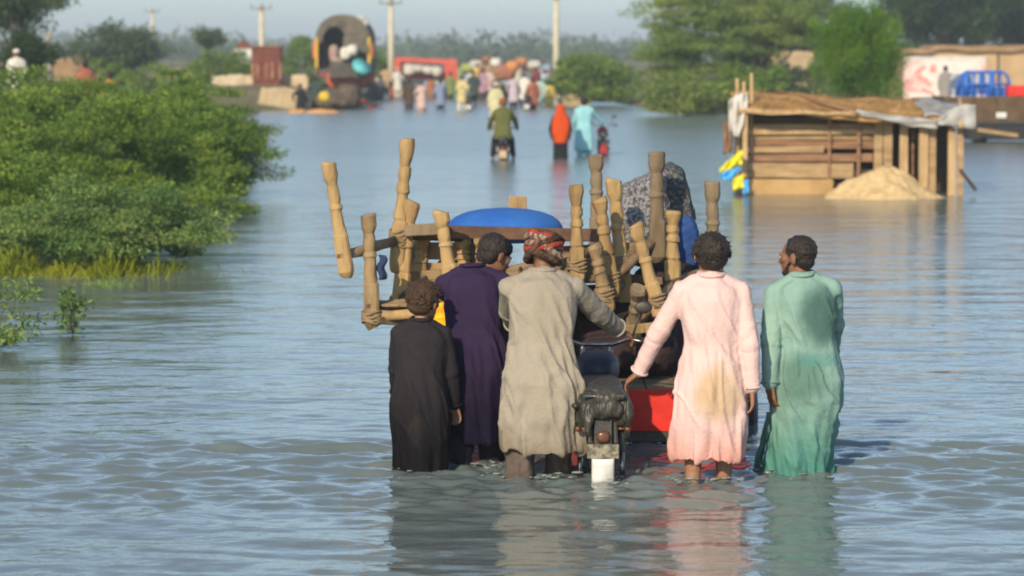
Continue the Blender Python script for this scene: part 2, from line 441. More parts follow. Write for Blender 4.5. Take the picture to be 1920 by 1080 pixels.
def crown_centres(c, rad, K, seed, shell=.45, flatbase=0.0):
    r = rng(seed)
    D = r.normal(size=(K, 3)); D /= np.linalg.norm(D, axis=1, keepdims=True)
    rr = (shell + (1 - shell) * r.rand(K, 1)) * (1 + .36 * snoise(D, 2.6, seed + 5)[:, None])
    P = D * rr
    P[:, 2] = np.where(P[:, 2] < 0, P[:, 2] * (1 - flatbase), P[:, 2])
    return np.array(c) + P * np.array(rad)
def branches(root, base, tips, r0, seed, trunk_h=.4, n=6, bend=.15):
    mb = MB(); r = rng(seed); base = Vector(base)
    top = Vector(np.mean(tips, 0)); fork = base.lerp(top, trunk_h)
    if trunk_h > .05: mb.tube([base - Vector((0, 0, .35)), base, base.lerp(fork, .5) + Vector(r.normal(size=3) * bend * .3), fork], [r0 * 1.25, r0 * 1.1, r0 * .85, r0 * .7], n)
    for t in tips:
        t = Vector(t); mid = fork.lerp(t, .5) + Vector(r.normal(size=3) * bend)
        mb.tube([fork, mid, t], [r0 * .5, r0 * .28, r0 * .1], 5)
    return mb
BARK = mat('grey_bark', (.16, .12, .085), (.09, .065, .045), 8, .9, .5, 40, .1, stretch=(1, 1, .3))
L_MES = leaf_mat('mesquite_leaf', (.035, .085, .018), (.135, .235, .038), (.34, .41, .065), 1.4, .36)
L_MES2 = leaf_mat('bluish_bush_leaf', (.035, .09, .03), (.135, .235, .062), (.36, .43, .13), 1.6, .36)
L_PALE = leaf_mat('pale_acacia_leaf', (.08, .13, .03), (.19, .27, .055), (.34, .40, .09), .5)
L_BRIGHT = leaf_mat('bright_tree_leaf', (.03, .09, .003), (.085, .19, .006), (.18, .29, .012), .8, .22)
L_DARK = leaf_mat('dark_tree_leaf', (.016, .04, .012), (.035, .075, .02), (.065, .12, .035), .3)
L_DUSTY = leaf_mat('dusty_tree_leaf', (.05, .08, .04), (.09, .14, .065), (.15, .19, .09), .3)
L_GRASS = leaf_mat('yellow_grass_leaf', (.10, .15, .015), (.22, .26, .02), (.36, .36, .03), .9)

def plant(kind, label, cat, base, crown, rad, K, per, leaf, lm, seed, group=None, sig=.3, flat=.55, trunk=.05, trunk_h=.3, shell=.45, flatbase=.2, names=('foliage', 'stem'), extra=None, aspect=.38, floor=.02, up=.5, droop=.2, ntips=14):
    base = Vector(base); t = thing(kind, label, cat, base, 0, group)
    C = crown_centres(crown, rad, K, seed, shell, flatbase)
    if extra is not None: C = np.concatenate([C, extra])
    r = rng(seed + 1)
    S = (sig * r.uniform(.45, 1.25, (len(C), 1))) * np.array([1, 1, flat])
    V, Q = leaves(C, S, per, leaf, seed + 2, aspect, up, floor, droop=droop)
    me = quad_mesh(names[0], V - np.array(base), Q)
    link(names[0], me, lm, t, world=False)
    pick = C[r.permutation(len(C))[:ntips]]
    branches(t, base, pick, trunk, seed + 3, trunk_h, bend=.12 * max(rad)).build(names[1], BARK, t, smooth=True)
    return t
def bush(label, px, pw, Y, rad, K, per, leaf, lm, seed, **kw):
    b = at(px, pw, Y); b.z = 0
    return plant('bush', label, 'bush', b, (b.x, b.y, rad[2] * .38), (rad[0], rad[1], rad[2] * .62), K, per, leaf, lm, seed, group='bushes of the flooded thicket', **kw)

# thicket standing in the flood on the left
bush('big round dark green bush whose far tip reaches out over open water', 366, 372, 47.5, (1.25, 1.6, 1.62), 92, 420, .07, L_MES, 21, sig=.3, trunk=.03, trunk_h=.05, flat=.26)
bush('low spreading grey green bush overhanging the water behind the yellow grass', 190, 500, 33.0, (1.3, 1.5, 1.05), 90, 460, .05, L_MES2, 22, sig=.25, trunk=.025, trunk_h=.05, flat=.24)
bush('bushy mass at the picture edge behind the yellow grass', 10, 480, 35.0, (1.2, 1.8, 1.5), 85, 400, .06, L_MES, 23, sig=.26, trunk=.03, trunk_h=.05, flat=.27)
bush('tall leafy bush in the middle of the thicket, lighter green on top', 215, 410, 42.0, (1.5, 1.8, 2.0), 110, 400, .07, L_MES, 24, sig=.3, trunk=.03, trunk_h=.05, flat=.27)
bush('tall bush at the picture edge below the standing person in white', 20, 380, 45.0, (1.5, 2.0, 2.3), 100, 350, .075, L_MES, 25, sig=.32, trunk=.03, trunk_h=.05, flat=.3)
bush('dense bush behind the thicket just below the small flat crowned tree', 330, 250, 58.0, (1.4, 2.0, 2.0), 90, 280, .09, L_MES, 26, sig=.34, trunk=.03, trunk_h=.05, flat=.3)
bush('dense bush behind the thicket below the broad flat crowned tree', 130, 250, 60.0, (2.0, 2.2, 2.15), 105, 280, .09, L_MES2, 27, sig=.36, trunk=.03, trunk_h=.05, flat=.3)
bush('low bright bush in front of the pale broken mud wall', 425, 262, 66.0, (1.0, 1.5, 1.35), 100, 190, .09, L_MES, 28, sig=.25, trunk=.03, trunk_h=.05, flat=.3)
bush('small wispy sprig bush cut by the picture edge low over the water', -25, 650, 23.6, (.42, .5, .62), 34, 60, .06, L_MES2, 29, sig=.12, trunk=.012, trunk_h=.05, flat=.5)
bush('lone thin sprig sticking out of the water beside the wispy bush', 138, 625, 24.9, (.14, .12, .46), 10, 42, .06, L_MES2, 30, sig=.07, trunk=.008, trunk_h=.05, flat=.8)
# yellow grass and floating weed
def grass(name, label, n, fn, h, seed, lm):
    r = rng(seed); P = np.array([fn(r) for _ in range(n)])
    A = r.normal(size=(n, 3)) * .48 + np.array([0, 0, 1.0]); A /= np.linalg.norm(A, axis=1, keepdims=True)
    B = np.cross(A, r.normal(size=(n, 3))); B /= np.linalg.norm(B, axis=1, keepdims=True)
    H = h * r.uniform(.15, 1.2, (n, 1)) * (.65 + .5 * np.sin(P[:, :1] * 3.1) * np.sin(P[:, :1] * 7.7 + 1)); w = .009
    V = np.stack([P - B * w, P + B * w, P + A * H + B * w * .2 + r.normal(size=(n, 3)) * .04 * H, P + A * H - B * w * .2], 1).reshape(-1, 3)
    o = link(name, quad_mesh(name, V, np.arange(n * 4).reshape(-1, 4)), lm, kind='stuff'); o['label'] = label; return o
def gfn(r):
    c = at(150 + 75 * r.normal(), 505, 32.0); return (c.x + .1 * r.normal(), 31.6 + r.rand() * 1.3 - .35 * abs(r.normal()), -.02 - .12 * r.rand() * (math.sin(c.x * 7) > 0))
grass('grass', 'yellow grass standing in the water below the thicket', 5200, gfn, .25, 31, L_GRASS)
def gfn2(r):
    c = at(205 + 28 * r.normal(), 530, 30.0); return (c.x, 30.3 + r.normal() * .35, -.01)
grass('floating_weed', 'green weed floating in front of the yellow grass', 500, gfn2, .06, 32, L_MES2)

# trees
def tree(label, px, Y, zb, crown_px, crown_py, rw, rh, K, per, leaf, lm, seed, rd=None, **kw):
    b = at(px, 100, Y); b.z = zb
    c = at(crown_px, crown_py, Y)
    k = dict(names=('crown', 'trunk'), trunk=.13, trunk_h=.45, floor=.1, flatbase=.3, sig=.5); k.update(kw)
    return plant('tree', label, 'tree', b, c, (rw, rd or rw, rh), K, per, leaf, lm, seed, **k)
tree('broad flat crowned tree with several dark rounded clumps far behind the thicket', 232, 150, .2, 228, 92, 2.6, 1.35, 90, 100, .26, L_DUSTY, 41, sig=.55, trunk=.16)
tree('small umbrella shaped tree beside the rusty kiosk', 391, 150, .2, 391, 72, .85, .5, 30, 80, .2, L_DUSTY, 42, sig=.3, trunk=.12, trunk_h=.75, flatbase=.6)
tree('dark overhanging tree in the top corner beyond the person in white', 15, 90, .2, 22, 0, 1.6, 1.15, 95, 110, .16, L_DUSTY, 43, sig=.34, trunk=.13)
tree('narrow dark tree trunk and foliage standing behind the person in white', 55, 88, .2, 48, 105, .75, .9, 40, 90, .16, L_DARK, 44, sig=.3)
tree('tall pale feathery acacia overhanging the flooded road', 1290, 112, .2, 1300, 70, 2.3, 3.0, 120, 420, .12, L_PALE, 45, rd=2.2, sig=.62, flat=.24, trunk=.12, trunk_h=.35, flatbase=0, droop=.5)
tree('tall dense acacia between the pale feathery acacia and the bright green tree', 1420, 118, .2, 1425, 45, 2.5, 2.4, 110, 420, .125, L_PALE, 46, rd=2.2, sig=.62, flat=.26, trunk=.14, trunk_h=.4, flatbase=.1, droop=.4)
tree('bright green bushy upright tree right behind the plank shed', 1612, 88, .1, 1612, 105, 1.38, 1.5, 190, 260, .11, L_BRIGHT, 47, rd=1.3, sig=.26, flat=1.5, shell=.35, flatbase=0, trunk=.09, trunk_h=.2, droop=-.9, aspect=.28)
tree('dark tall tree behind the painted mud brick house', 1770, 165, .2, 1770, 10, 4.2, 2.6, 150, 110, .34, L_DARK, 48, sig=.8, trunk=.25, flatbase=0)
tree('dark tree at the picture edge behind the mud brick house', 1935, 170, .2, 1930, 25, 3.2, 2.3, 110, 110, .34, L_DARK, 49, sig=.8, trunk=.25, flatbase=0)
tree('dull green tree filling the gap behind the dense acacia', 1490, 150, .2, 1500, 40, 2.4, 2.0, 90, 100, .3, L_DUSTY, 50, sig=.7, trunk=.2, flatbase=0)
tree('rounded low green tree at the water edge beside the utility pole', 1105, 128, 0, 1108, 150, 2.0, 1.25, 110, 120, .19, L_MES, 51, rd=1.8, sig=.42, trunk=.08, trunk_h=.2, flatbase=0)
def bank_bush(label, px, py, Y, rw, rh, lm, seed, K=45, per=90, leaf=.18):
    b = at(px, py, Y); b.z = .1
    plant('bush', label, 'bush', b, (b.x, Y, rh * .5), (rw, rw * .9, rh * .6), K, per, leaf, lm, seed, group='bushes along the far bank', sig=.3, trunk=.03, trunk_h=.05)
bank_bush('leafy undergrowth at the foot of the pale feathery acacia', 1265, 215, 108, 1.5, 1.5, L_PALE, 52, 60)
bank_bush('dark green undergrowth below the dense acacia', 1400, 210, 110, 1.7, 1.8, L_MES, 53, 70)
bank_bush('brownish scrub between the dense acacia and the bright tree', 1490, 200, 112, 1.1, 1.9, L_DUSTY, 54, 50)
bank_bush('low bush between the kiosk and the covered truck', 562, 170, 150, 1.2, 2.9, L_MES, 55, 60)
bank_bush('green scrub behind the covered truck on its open side', 715, 170, 160, 1.6, 2.2, L_MES, 56, 55)
bank_bush('hedge like scrub behind the mud wall below the small umbrella tree', 405, 170, 142, 1.5, 2.4, L_MES, 57, 60)
bank_bush('scrub right beside the rusty kiosk below the pointed white hut', 452, 170, 141, .9, 2.4, L_MES, 59, 50)
bank_bush('scrub on the bank below the broad flat crowned tree', 250, 170, 120, 2.4, 1.9, L_MES, 58, 60)
# far treeline: one mass
def treeline():
    r = rng(61); Cs = []; S = []
    for i in range(430):
        Y = r.uniform(420, 900); px = r.uniform(-700, 2700)
        c = at(px, 90, Y); top = (1.6 + 4.2 * max(0, math.sin(px * .013 + Y * .6)) ** 2 * r.uniform(.4, 1.1)) * (Y / 650)
        for k in range(6): Cs.append((c.x + r.normal() * 3.5, Y + r.normal() * 3, r.uniform(.3, 1) * top)); S.append((2.2, 2.2, 1.2))
    V, Q = leaves(np.array(Cs), np.array(S), 40, 1.1, 62, .6, floor=.1)
    o = link('treeline', quad_mesh('treeline', V, Q), L_DUSTY, kind='stuff'); o['label'] = 'hazy far-off line of trees along the horizon'
treeline()

# ------------------------------------------------------------------ people
def ik(a, t, l1, l2, pole):
    a = Vector(a); t = Vector(t); d = t - a; D = min(d.length, (l1 + l2) * .998); d.normalize()
    t2 = a + d * D
    x = (l1 * l1 - l2 * l2 + D * D) / (2 * D); h = math.sqrt(max(l1 * l1 - x * x, 0))
    pv = Vector(pole); pv = (pv - d * pv.dot(d)).normalized()
    return a + d * x + pv * h, t2
def hand(mb, w, d, n, side, s, curl=.35, spread=1.0, detail=True):
    """palm, four unequal fingers, thumb; d = direction of the fingers, n = where the palm faces, side = +1 if the thumb lies along +b"""
    d = Vector(d).normalized(); n = Vector(n); n = (n - d * n.dot(d)).normalized(); b = d.cross(n).normalized() * side
    pe = w + d * (.088 * s)
    for k in (-.026, -.009, .009, .026):
        mb.cap(w + b * (k * .7 * s) + d * .008 * s, pe + b * (k * s), .0165 * s, .013 * s, 8)
    if not detail:
        mb.cap(pe, pe + d * .05 * s + n * .03 * s, .022 * s, .016 * s, 8); mb.cap(w + d * .03 * s, w + d * .075 * s + b * .05 * s, .014 * s, .009 * s, 8); return
    for k, ln in ((-.029, .062), (-.0105, .078), (.0105, .084), (.030, .076)):
        p = pe + b * (k * s) - d * .006 * s; a = curl * .7
        r = .0098 * s
        for j, fr in enumerate((.45, .32, .27)):
            dd = (d * math.cos(a) + n * math.sin(a) + b * (k * 2.2 * spread)).normalized()
            q = p + dd * (ln * fr * s); mb.cap(p, q, r, r * .9, 8); p = q; r *= .9; a += curl
    p = w + d * .022 * s + b * .026 * s
    for j, ln in enumerate((.042, .032, .026)):
        dd = (d * (.62 + .12 * j) + b * (.7 - .22 * j) + n * (.35 + .1 * j)).normalized()
        q = p + dd * ln * s; mb.cap(p, q, (.0145 - .002 * j) * s, (.0125 - .002 * j) * s, 8); p = q

def person(label, base, H, rz=0.0, group=None, pelvis=None, lean=.04, side=0.0, sh_yaw=0.0, feet=((-.1, 0), (.1, 0)), hands=(None, None), poles=((-.5, -.6, -.5), (.5, -.6, -.5)), curls=(.35, .35), palms=(None, None), fingers=(None, None), head=(0, 0, 0), hh=None,
           skin=None, hair=None, hairstyle='short', cap=None, turban=None, kurta=None, skirt=None, hem=.4, shalwar=None, kw=1.0, voxel=.03, fold=1.0, seed=1, veil=None, beard=False, sleeve=1.0, barefoot=True, knee_pole=(0, 1, 0), headoff=(0, 0, 0), shw=1.0):
    t = thing('person', label, 'person', base, rz, group)
    near = voxel < .012
    s = H / 1.73
    hh = (hh or .13 * H) * 1.07
    pel = Vector(pelvis) if pelvis else Vector((0, 0, .53 * H))
    up = Vector((math.sin(side), math.sin(lean) * math.cos(side), math.cos(lean) * math.cos(side))).normalized()
    rt = Vector((math.cos(sh_yaw), math.sin(sh_yaw), 0)); rt = (rt - up * rt.dot(up)).normalized(); fw = up.cross(rt)
    Ls = .32 * H; nb = pel + up * Ls
    S = lambda u, x=0, y=0: pel + up * (Ls * u) + rt * (x * s) + fw * (y * s)
    # head frame
    R = Matrix.Rotation(head[0], 3, 'Z') @ Matrix.Rotation(-head[1], 3, 'X') @ Matrix.Rotation(head[2], 3, 'Y')
    hc = nb + Vector((0, 0, .27 * hh)) + up * (.11 * hh) + R @ Vector((0, .16 * hh, .10 * hh)) + Vector(headoff)
    hp = lambda x, y, z: hc + R @ (Vector((x, y, z)) * hh)
    b = MB()
    # torso, limbs
    b.ell(S(.05), (.155 * s, .105 * s, .11 * s)); b.ell(S(.38), (.14 * s, .095 * s, .17 * s)); b.ell(S(.70), (.14 * s, .092 * s, .15 * s))
    SH = [S(.835, -.168 * shw), S(.835, .168 * shw)]
    b.cap(SH[0] - up * .015 * s, SH[1] - up * .015 * s, .042 * s, .042 * s)
    b.cap(nb - up * .03 * s, hp(0, -.08, -.28), .058 * s, .054 * s)
    arms = []
    for i in (0, 1):
        sg = -1 if i == 0 else 1
        tgt = hands[i] or (SH[i] + Vector((sg * .05 * s, .03 * s, -.53 * s)))
        el, wr = ik(SH[i], tgt, .172 * H, .152 * H, poles[i])
        arms.append((SH[i], el, wr))
        b.cap(SH[i], el, .052 * s, .04 * s); b.cap(el, wr, .04 * s, .026 * s)
        d = Vector(fingers[i]) if fingers[i] else (wr - el).normalized() * .8 + Vector((0, .1, -.25))
        n = Vector(palms[i]) if palms[i] else Vector((-sg, .15, 0))
        dn = d.normalized(); nn = (n - dn * n.dot(dn)).normalized()
        bb = dn.cross(nn)
        # the thumb points forward / up on a hanging hand
        sd = 1 if bb.dot(Vector((0, 1, .4))) > 0 else -1
        hand(b, wr, dn, nn, sd, s, curls[i], detail=near)
    HP = [pel + rt * (-.09 * s), pel + rt * (.09 * s)]
    legs = []
    for i in (0, 1):
        f = feet[i]; an = Vector((f[0], f[1], (f[2] if len(f) > 2 else 0) + .075 * s))
        kn, an = ik(HP[i], an, .245 * H, .235 * H, knee_pole)
        legs.append((HP[i], kn, an))
        b.cap(HP[i], kn, .08 * s, .052 * s); b.cap(kn, kn.lerp(an, .3), .05 * s, .054 * s); b.cap(kn.lerp(an, .3), an, .054 * s, .033 * s)
        b.cap(an + Vector((0, -.03 * s, -.035 * s)), an + Vector((0, .15 * s, -.05 * s)), .036 * s, .026 * s)
    # head
    Rn = np.array(R)
    b.ell(hp(0, -.08, .12), (.335 * hh, .41 * hh, .38 * hh), Rn)
    b.ell(hp(0, .10, -.16), (.265 * hh, .29 * hh, .33 * hh), Rn)
    b.cap(hp(-.16, .22, -.02), hp(.16, .22, -.02), .13 * hh, .13 * hh)          # cheek bones
    b.cap(hp(-.15, .335, .105), hp(.15, .335, .105), .055 * hh, .055 * hh)        # brow
    b.cap(hp(0, .34, .08), hp(0, .415, -.09), .04 * hh, .058 * hh)                # nose
    b.cap(hp(-.05, .36, -.115), hp(.05, .36, -.115), .04 * hh, .04 * hh)
    b.cap(hp(-.08, .315, -.225), hp(.08, .315, -.225), .045 * hh, .045 * hh)          # lips
    b.ell(hp(0, .26, -.40), (.13 * hh, .11 * hh, .09 * hh), Rn)                   # chin
    for sg in (-1, 1):
        b.ell(hp(sg * .365, -.06, -.02), (.045 * hh, .10 * hh, .15 * hh), np.array(R @ Matrix.Rotation(sg * .35, 3, 'Z')))
    me = remesh(b, voxel if near else voxel * .8, 3 if near else 1, .4)
    link('body', me, skin or SKIN, t, True, world=False)
    if near:
        e = MB(); e.ell(hp(-.15, .30, .03), [.055 * hh] * 3); link('eye', e.mesh('eye'), EYE, t, True, world=False)
        e = MB(); e.ell(hp(.15, .30, .03), [.055 * hh] * 3); link('eye', e.mesh('eye'), EYE, t, True, world=False)
    # hair, cap, turban
    r = rng(seed)
    if hair and not turban:
        h = MB()
        k = 1.05 if hairstyle == 'short' else 1.14
        h.ell(hp(0, -.15, .17), (.385 * hh * k, .40 * hh * k, .375 * hh * k), Rn)
        h.ell(hp(0, -.25, -.08), (.31 * hh * k, .23 * hh * k, .27 * hh), Rn)
        if hairstyle == 'bushy':
            h.ell(hp(.02, .02, .32), (.33 * hh, .36 * hh, .26 * hh), Rn); h.ell(hp(0, -.33, .12), (.33 * hh, .18 * hh, .3 * hh), Rn)
        if near:
            for j in range(420 if hairstyle == 'bushy' else 200):
                D = Vector(r.normal(size=3)); D.normalize()
                if D.y > .35 and D.z < .7: continue
                if D.z < -.55: continue
                p0 = hp(D.x * .36 * k, -.12 + D.y * .38 * k, .15 + D.z * .36 * k)
                dd = R @ (D + Vector((r.normal() * .5, r.normal() * .5, -.35 + r.normal() * .4)))
                h.cap(p0, p0 + dd.normalized() * hh * (r.uniform(.05, .15) if hairstyle == 'bushy' else .05), .022 * hh, .009 * hh, 6)
        if beard:
            h.ell(hp(0, .23, -.38), (.17 * hh, .14 * hh, .13 * hh), Rn)
            for sg in (-1, 1): h.cap(hp(sg * .25, .08, -.13), hp(sg * .19, .2, -.34), .045 * hh, .07 * hh)
            h.cap(hp(-.07, .35, -.165), hp(.07, .35, -.165), .03 * hh, .03 * hh)
        me = remesh(h, .0042 if near else voxel * .8, 1, .3)
        V = get_v(me); set_v(me, V + get_n(me) * (snoise(V, 60, seed, 3) * (.0035 if near else 0))[:, None])
        link('hair', me, hair, t, True, world=False)
    if cap:
        c = MB(); c.ell(hp(0, -.07, .24), (.40 * hh, .44 * hh, .30 * hh), Rn)
        me = lumpy(c, .01 if near else voxel * .8, .006 if near else 0, 22, seed); link('cap', me, cap, t, True, world=False)
    if turban:
        for q in range(7 if near else 3):
            c = MB(); pts = []; a0 = r.rand() * 6; tl = r.normal() * .09; tl2 = r.normal() * .09
            for j in range(15):
                a = a0 + j * 2 * math.pi / 14
                zz = -.10 + .085 * q * (1 if near else 2) + math.cos(a) * tl + math.sin(a) * tl2
                rr = .46 - .025 * abs(q - 2)
                pts.append(hp(math.cos(a) * rr * .93, -.08 + math.sin(a) * rr * 1.02, zz))
            c.tube(pts, [.085 * hh] * 15, 8)
            m = turban[q % len(turban)]
            me = lumpy(c, .009, .007, 28, seed + q) if near else remesh(c, voxel * .7, 1)
            link('turban_wrap', me, m, t, True, world=False)
        c = MB(); c.ell(hp(0, -.08, .22), (.40 * hh, .42 * hh, .34 * hh), Rn)
        me = lumpy(c, .01 if near else voxel * .8, .008 if near else 0, 20, seed); link('turban_crown', me, turban[0], t, True, world=False)
    # trousers
    def folds(me, kind):
        V = get_v(me); Nn = get_n(me)
        if kind == 'leg':
            d = .010 * snoise(V * np.array([1, 1, .35]), 24, seed + 3) + .006 * snoise(V * np.array([.7, .7, 1.2]), 22, seed + 4)
            set_v(me, V + Nn * (d * fold)[:, None]); return
        cx = np.interp(V[:, 2], [pel.z, nb.z], [pel.x, nb.x]); cy = np.interp(V[:, 2], [pel.z, nb.z], [pel.y, nb.y])
        th = np.arctan2(V[:, 0] - cx, -(V[:, 1] - cy))
        down = np.clip((nb.z - V[:, 2]) / (nb.z - hem_z), 0, 1)
        fine = .0022 * snoise(V * np.array([1, 1, .55]), 34, seed + 31, 2)
        wob = snoise(V * np.array([1, 1, .5]), 5, seed + 1)
        A = .017 * down ** 1.8 + .001
        sk = A * (.6 * np.sin(5 * th + 2.2 * wob + seed) + .4 * np.sin(9 * th + 3 * wob + 1.3 * seed) + .2 * np.sin(17 * th + 2.5 * wob + seed)) + .007 * snoise(V * np.array([1, 1, .6]), 4.5, seed + 21)
        n1 = snoise(np.stack([V[:, 0] + .45 * V[:, 2], V[:, 1], .2 * V[:, 2]], 1), 11, seed + 2, 2)
        n2 = snoise(np.stack([V[:, 0] + .14 * V[:, 2], V[:, 1], .13 * V[:, 2]], 1), 12, seed + 7, 2)
        rid = .0165 * (np.maximum(0, 1 - 3.4 * np.abs(n1)) - .3) * (.35 + .65 * sstep(down, .05, .4)) * (1 - .6 * sstep(down, .5, .8)) + .0145 * (np.maximum(0, 1 - 3.4 * np.abs(n2)) - .3) * sstep(down, .2, .5)
        d = sk + rid + fine
        sw = np.zeros(len(V)); ds = np.zeros(len(V))
        for (a, e, w) in arms:
            for (p0, p1, q) in ((a, e, 0), (e, w, 1)):
                p0n, p1n = np.array(p0), np.array(p1); ax = p1n - p0n; ln = np.linalg.norm(ax); ax = ax / ln
                tt = (V - p0n) @ ax; rad = np.linalg.norm(V - p0n - np.outer(np.clip(tt, 0, ln), ax), axis=1)
                m = np.clip((.10 * s - rad) / (.03 * s), 0, 1) * (np.clip(tt / (.16 * s), 0, 1) if q == 0 else 1)
                rp = .0028 * np.sin(tt * 55 + 5 * snoise(V, 7, seed + 9) + q) * (.4 + np.exp(-((tt - (ln if q == 0 else 0)) / .09) ** 2)) + .0045 * snoise(V * np.array([1, 1, .7]), 17, seed + 10)
                ds = np.where(m > sw, rp, ds); sw = np.maximum(sw, m)
        d = d * (1 - sw) + ds * sw * .8
        set_v(me, V + Nn * (d * fold * s)[:, None])
    hem_z = hem
    if shalwar:
        g = MB()
        for (h_, k_, a_) in legs:
            g.cap(h_ - Vector((0, 0, .02)), k_, .11 * s, .095 * s); g.cap(k_, a_.lerp(k_, .12), .1 * s, .068 * s)
        me = remesh(g, max(voxel, .011), 2); folds(me, 'leg') if near else None
        link('trousers', me, shalwar, t, True, world=False)
    if kurta:
        g = MB()
        for sg in (-1, 1):
            i = 0 if sg < 0 else 1
            g.cap(S(.955, .06 * sg), SH[i], .055 * s, .066 * s)
            a, e, w = arms[i]
            g.cap(a, e, .067 * s, .064 * s * sleeve); g.cap(e, e.lerp(w, .93), .063 * s * sleeve, .05 * s * sleeve)
        rings = []
        z3 = Vector((0, 0, 1))
        for (u, hw, hd) in ((1.05, .066, .068), (1.0, .072, .076), (.955, .10, .09), (.88, .15, .112), (.75, .178, .128), (.55, .175, .13), (.3, .160, .128), (.08, .182, .150)):
            rings.append((S(u, 0, -.005 if u < .95 else .012), rt, fw, hw * s * kw, hd * s * kw))
        fx = (legs[0][2] + legs[1][2]) / 2
        if skirt is None:
            skirt = []
            z0 = pel.z - .06 * s
            for q in (0, .25, .5, .75, 1):
                z = z0 + (hem - z0) * q
                skirt.append((z, pel.x + (fx.x - pel.x) * q * .6, pel.y + (fx.y - pel.y) * q * .6, (.195 + .03 * q) * s * kw, (.158 + .012 * q) * s * kw))
        for (z, x, y, hw, hd) in skirt: rings.append((Vector((x, y, z)), Vector((1, 0, 0)), Vector((0, 1, 0)), hw, hd))
        z, x, y, hw, hd = skirt[-1]; hem_z = z
        rings.append((Vector((x, y, z + .02)), Vector((1, 0, 0)), Vector((0, 1, 0)), hw - .03 * s, hd - .03 * s))
        rings.append((Vector((x, y, z + .16 * s)), Vector((1, 0, 0)), Vector((0, 1, 0)), hw * .6, hd * .6))
        g.loft(rings[::-1], 32)
        me = remesh(g, max(voxel, .0095) if near else voxel, 3 if near else 1)
        if near:
            folds(me, 'kurta')
        else:
            V = get_v(me); set_v(me, V + get_n(me) * (.012 * snoise(V * np.array([1, 1, .3]), 12, seed))[:, None])
        link('kurta', me, kurta, t, True, world=False)
        if near:
            c = MB(); c.tube([S(1.0) + rt * (math.cos(a) * .073 * s) + fw * (math.sin(a) * .077 * s) + up * (.018 + .012 * math.sin(a)) * s for a in np.linspace(0, 6.2832, 25)], .013 * s, 6)
            link('collar', c.mesh('collar'), kurta, t, True, world=False)
            for (a, e, w) in arms:
                dv = (w - e).normalized(); c = MB(); x_ = dv.orthogonal().normalized(); y_ = dv.cross(x_)
                for q in (0,): c.tube([e.lerp(w, .965) - dv * q + (x_ * math.cos(a_) + y_ * math.sin(a_)) * .048 * s * sleeve for a_ in np.linspace(0, 6.2832, 19)], .008 * s, 6)
                link('cuff', c.mesh('cuff'), kurta, t, True, world=False)
    if veil:
        g = MB()
        g.ell(hp(0, -.04, .12), (.5 * hh, .56 * hh, .52 * hh), Rn)
        rings = [(S(1.25), rt, fw, .1 * s, .11 * s), (S(1.08), rt, fw, .135 * s, .13 * s), (S(.95), rt, fw, .17 * s, .14 * s), (S(.8), rt, fw, .225 * s, .16 * s), (S(.45), rt, fw, .245 * s, .18 * s), (S(.1), rt, fw, .235 * s, .18 * s), (S(-.35), rt, fw, .16 * s, .15 * s)]
        g.loft(rings[::-1], 24)
        me = remesh(g, voxel, 2); V = get_v(me); set_v(me, V + get_n(me) * (.014 * snoise(V * np.array([1, 1, .4]), 11, seed))[:, None])
        link('veil', me, veil, t, True, world=False)
    return t

def cloth(name, c1, k=.8, **kw):
    return mat(name, c1, tuple(q * k for q in c1), kw.pop('scale', 6), kw.pop('rough', .9), kw.pop('bump', .3), kw.pop('bscale', 45), .08, sheen=0, **kw)
DEP = .30   # depth of the flood over the road
def foot(px, py, dz=-DEP):
    b = on_water(px, py); b.z = dz; return b
def loc_of(base, rz, px, py, Y):
    v = at(px, py, Y) - base; return Matrix.Rotation(-rz, 3, 'Z') @ v

# man in pink
b0 = foot(1331, 900)
K_PINK = cloth('pink_kurta', (.70, .49, .46), .9, scale=3, wet=(.36, .72, (.86, .62, .55)),
               stains=[((.035, -.2, .83), (.15, .5, .17), (.47, .33, .19), .85), ((.10, -.2, .95), (.06, .3, .2), (.62, .47, .38), .25)])
lh = loc_of(b0, 0, 1188, 716, 16.62)
rh = loc_of(b0, 0, 1413, 752, 16.35)
person('young man in pale pink kurta with muddy seat, hand on the motorcycle tail', b0, 1.745, 0, group='men and boy pushing the load', pelvis=(.0, -.01, .93), lean=.04, side=.005, feet=((-.105, -.05), (.085, .08)),
       hands=(lh, rh), poles=((-.7, -.5, -.3), (.7, -.6, -.2)), fingers=((-.62, .35, -.55), None), palms=((.25, .2, -.9), None), curls=(.45, .4), head=(.12, .04, .03),
       skin=SKIN_LIGHT, hair=HAIR, hairstyle='bushy', kurta=K_PINK, shalwar=None, voxel=.0062, seed=3, kw=1.0,
       skirt=[(.86, .0, -.02, .205, .17), (.74, .0, -.03, .212, .17), (.58, -.005, -.02, .222, .165), (.46, -.01, -.02, .222, .165), (.425, -.01, -.02, .212, .16)])
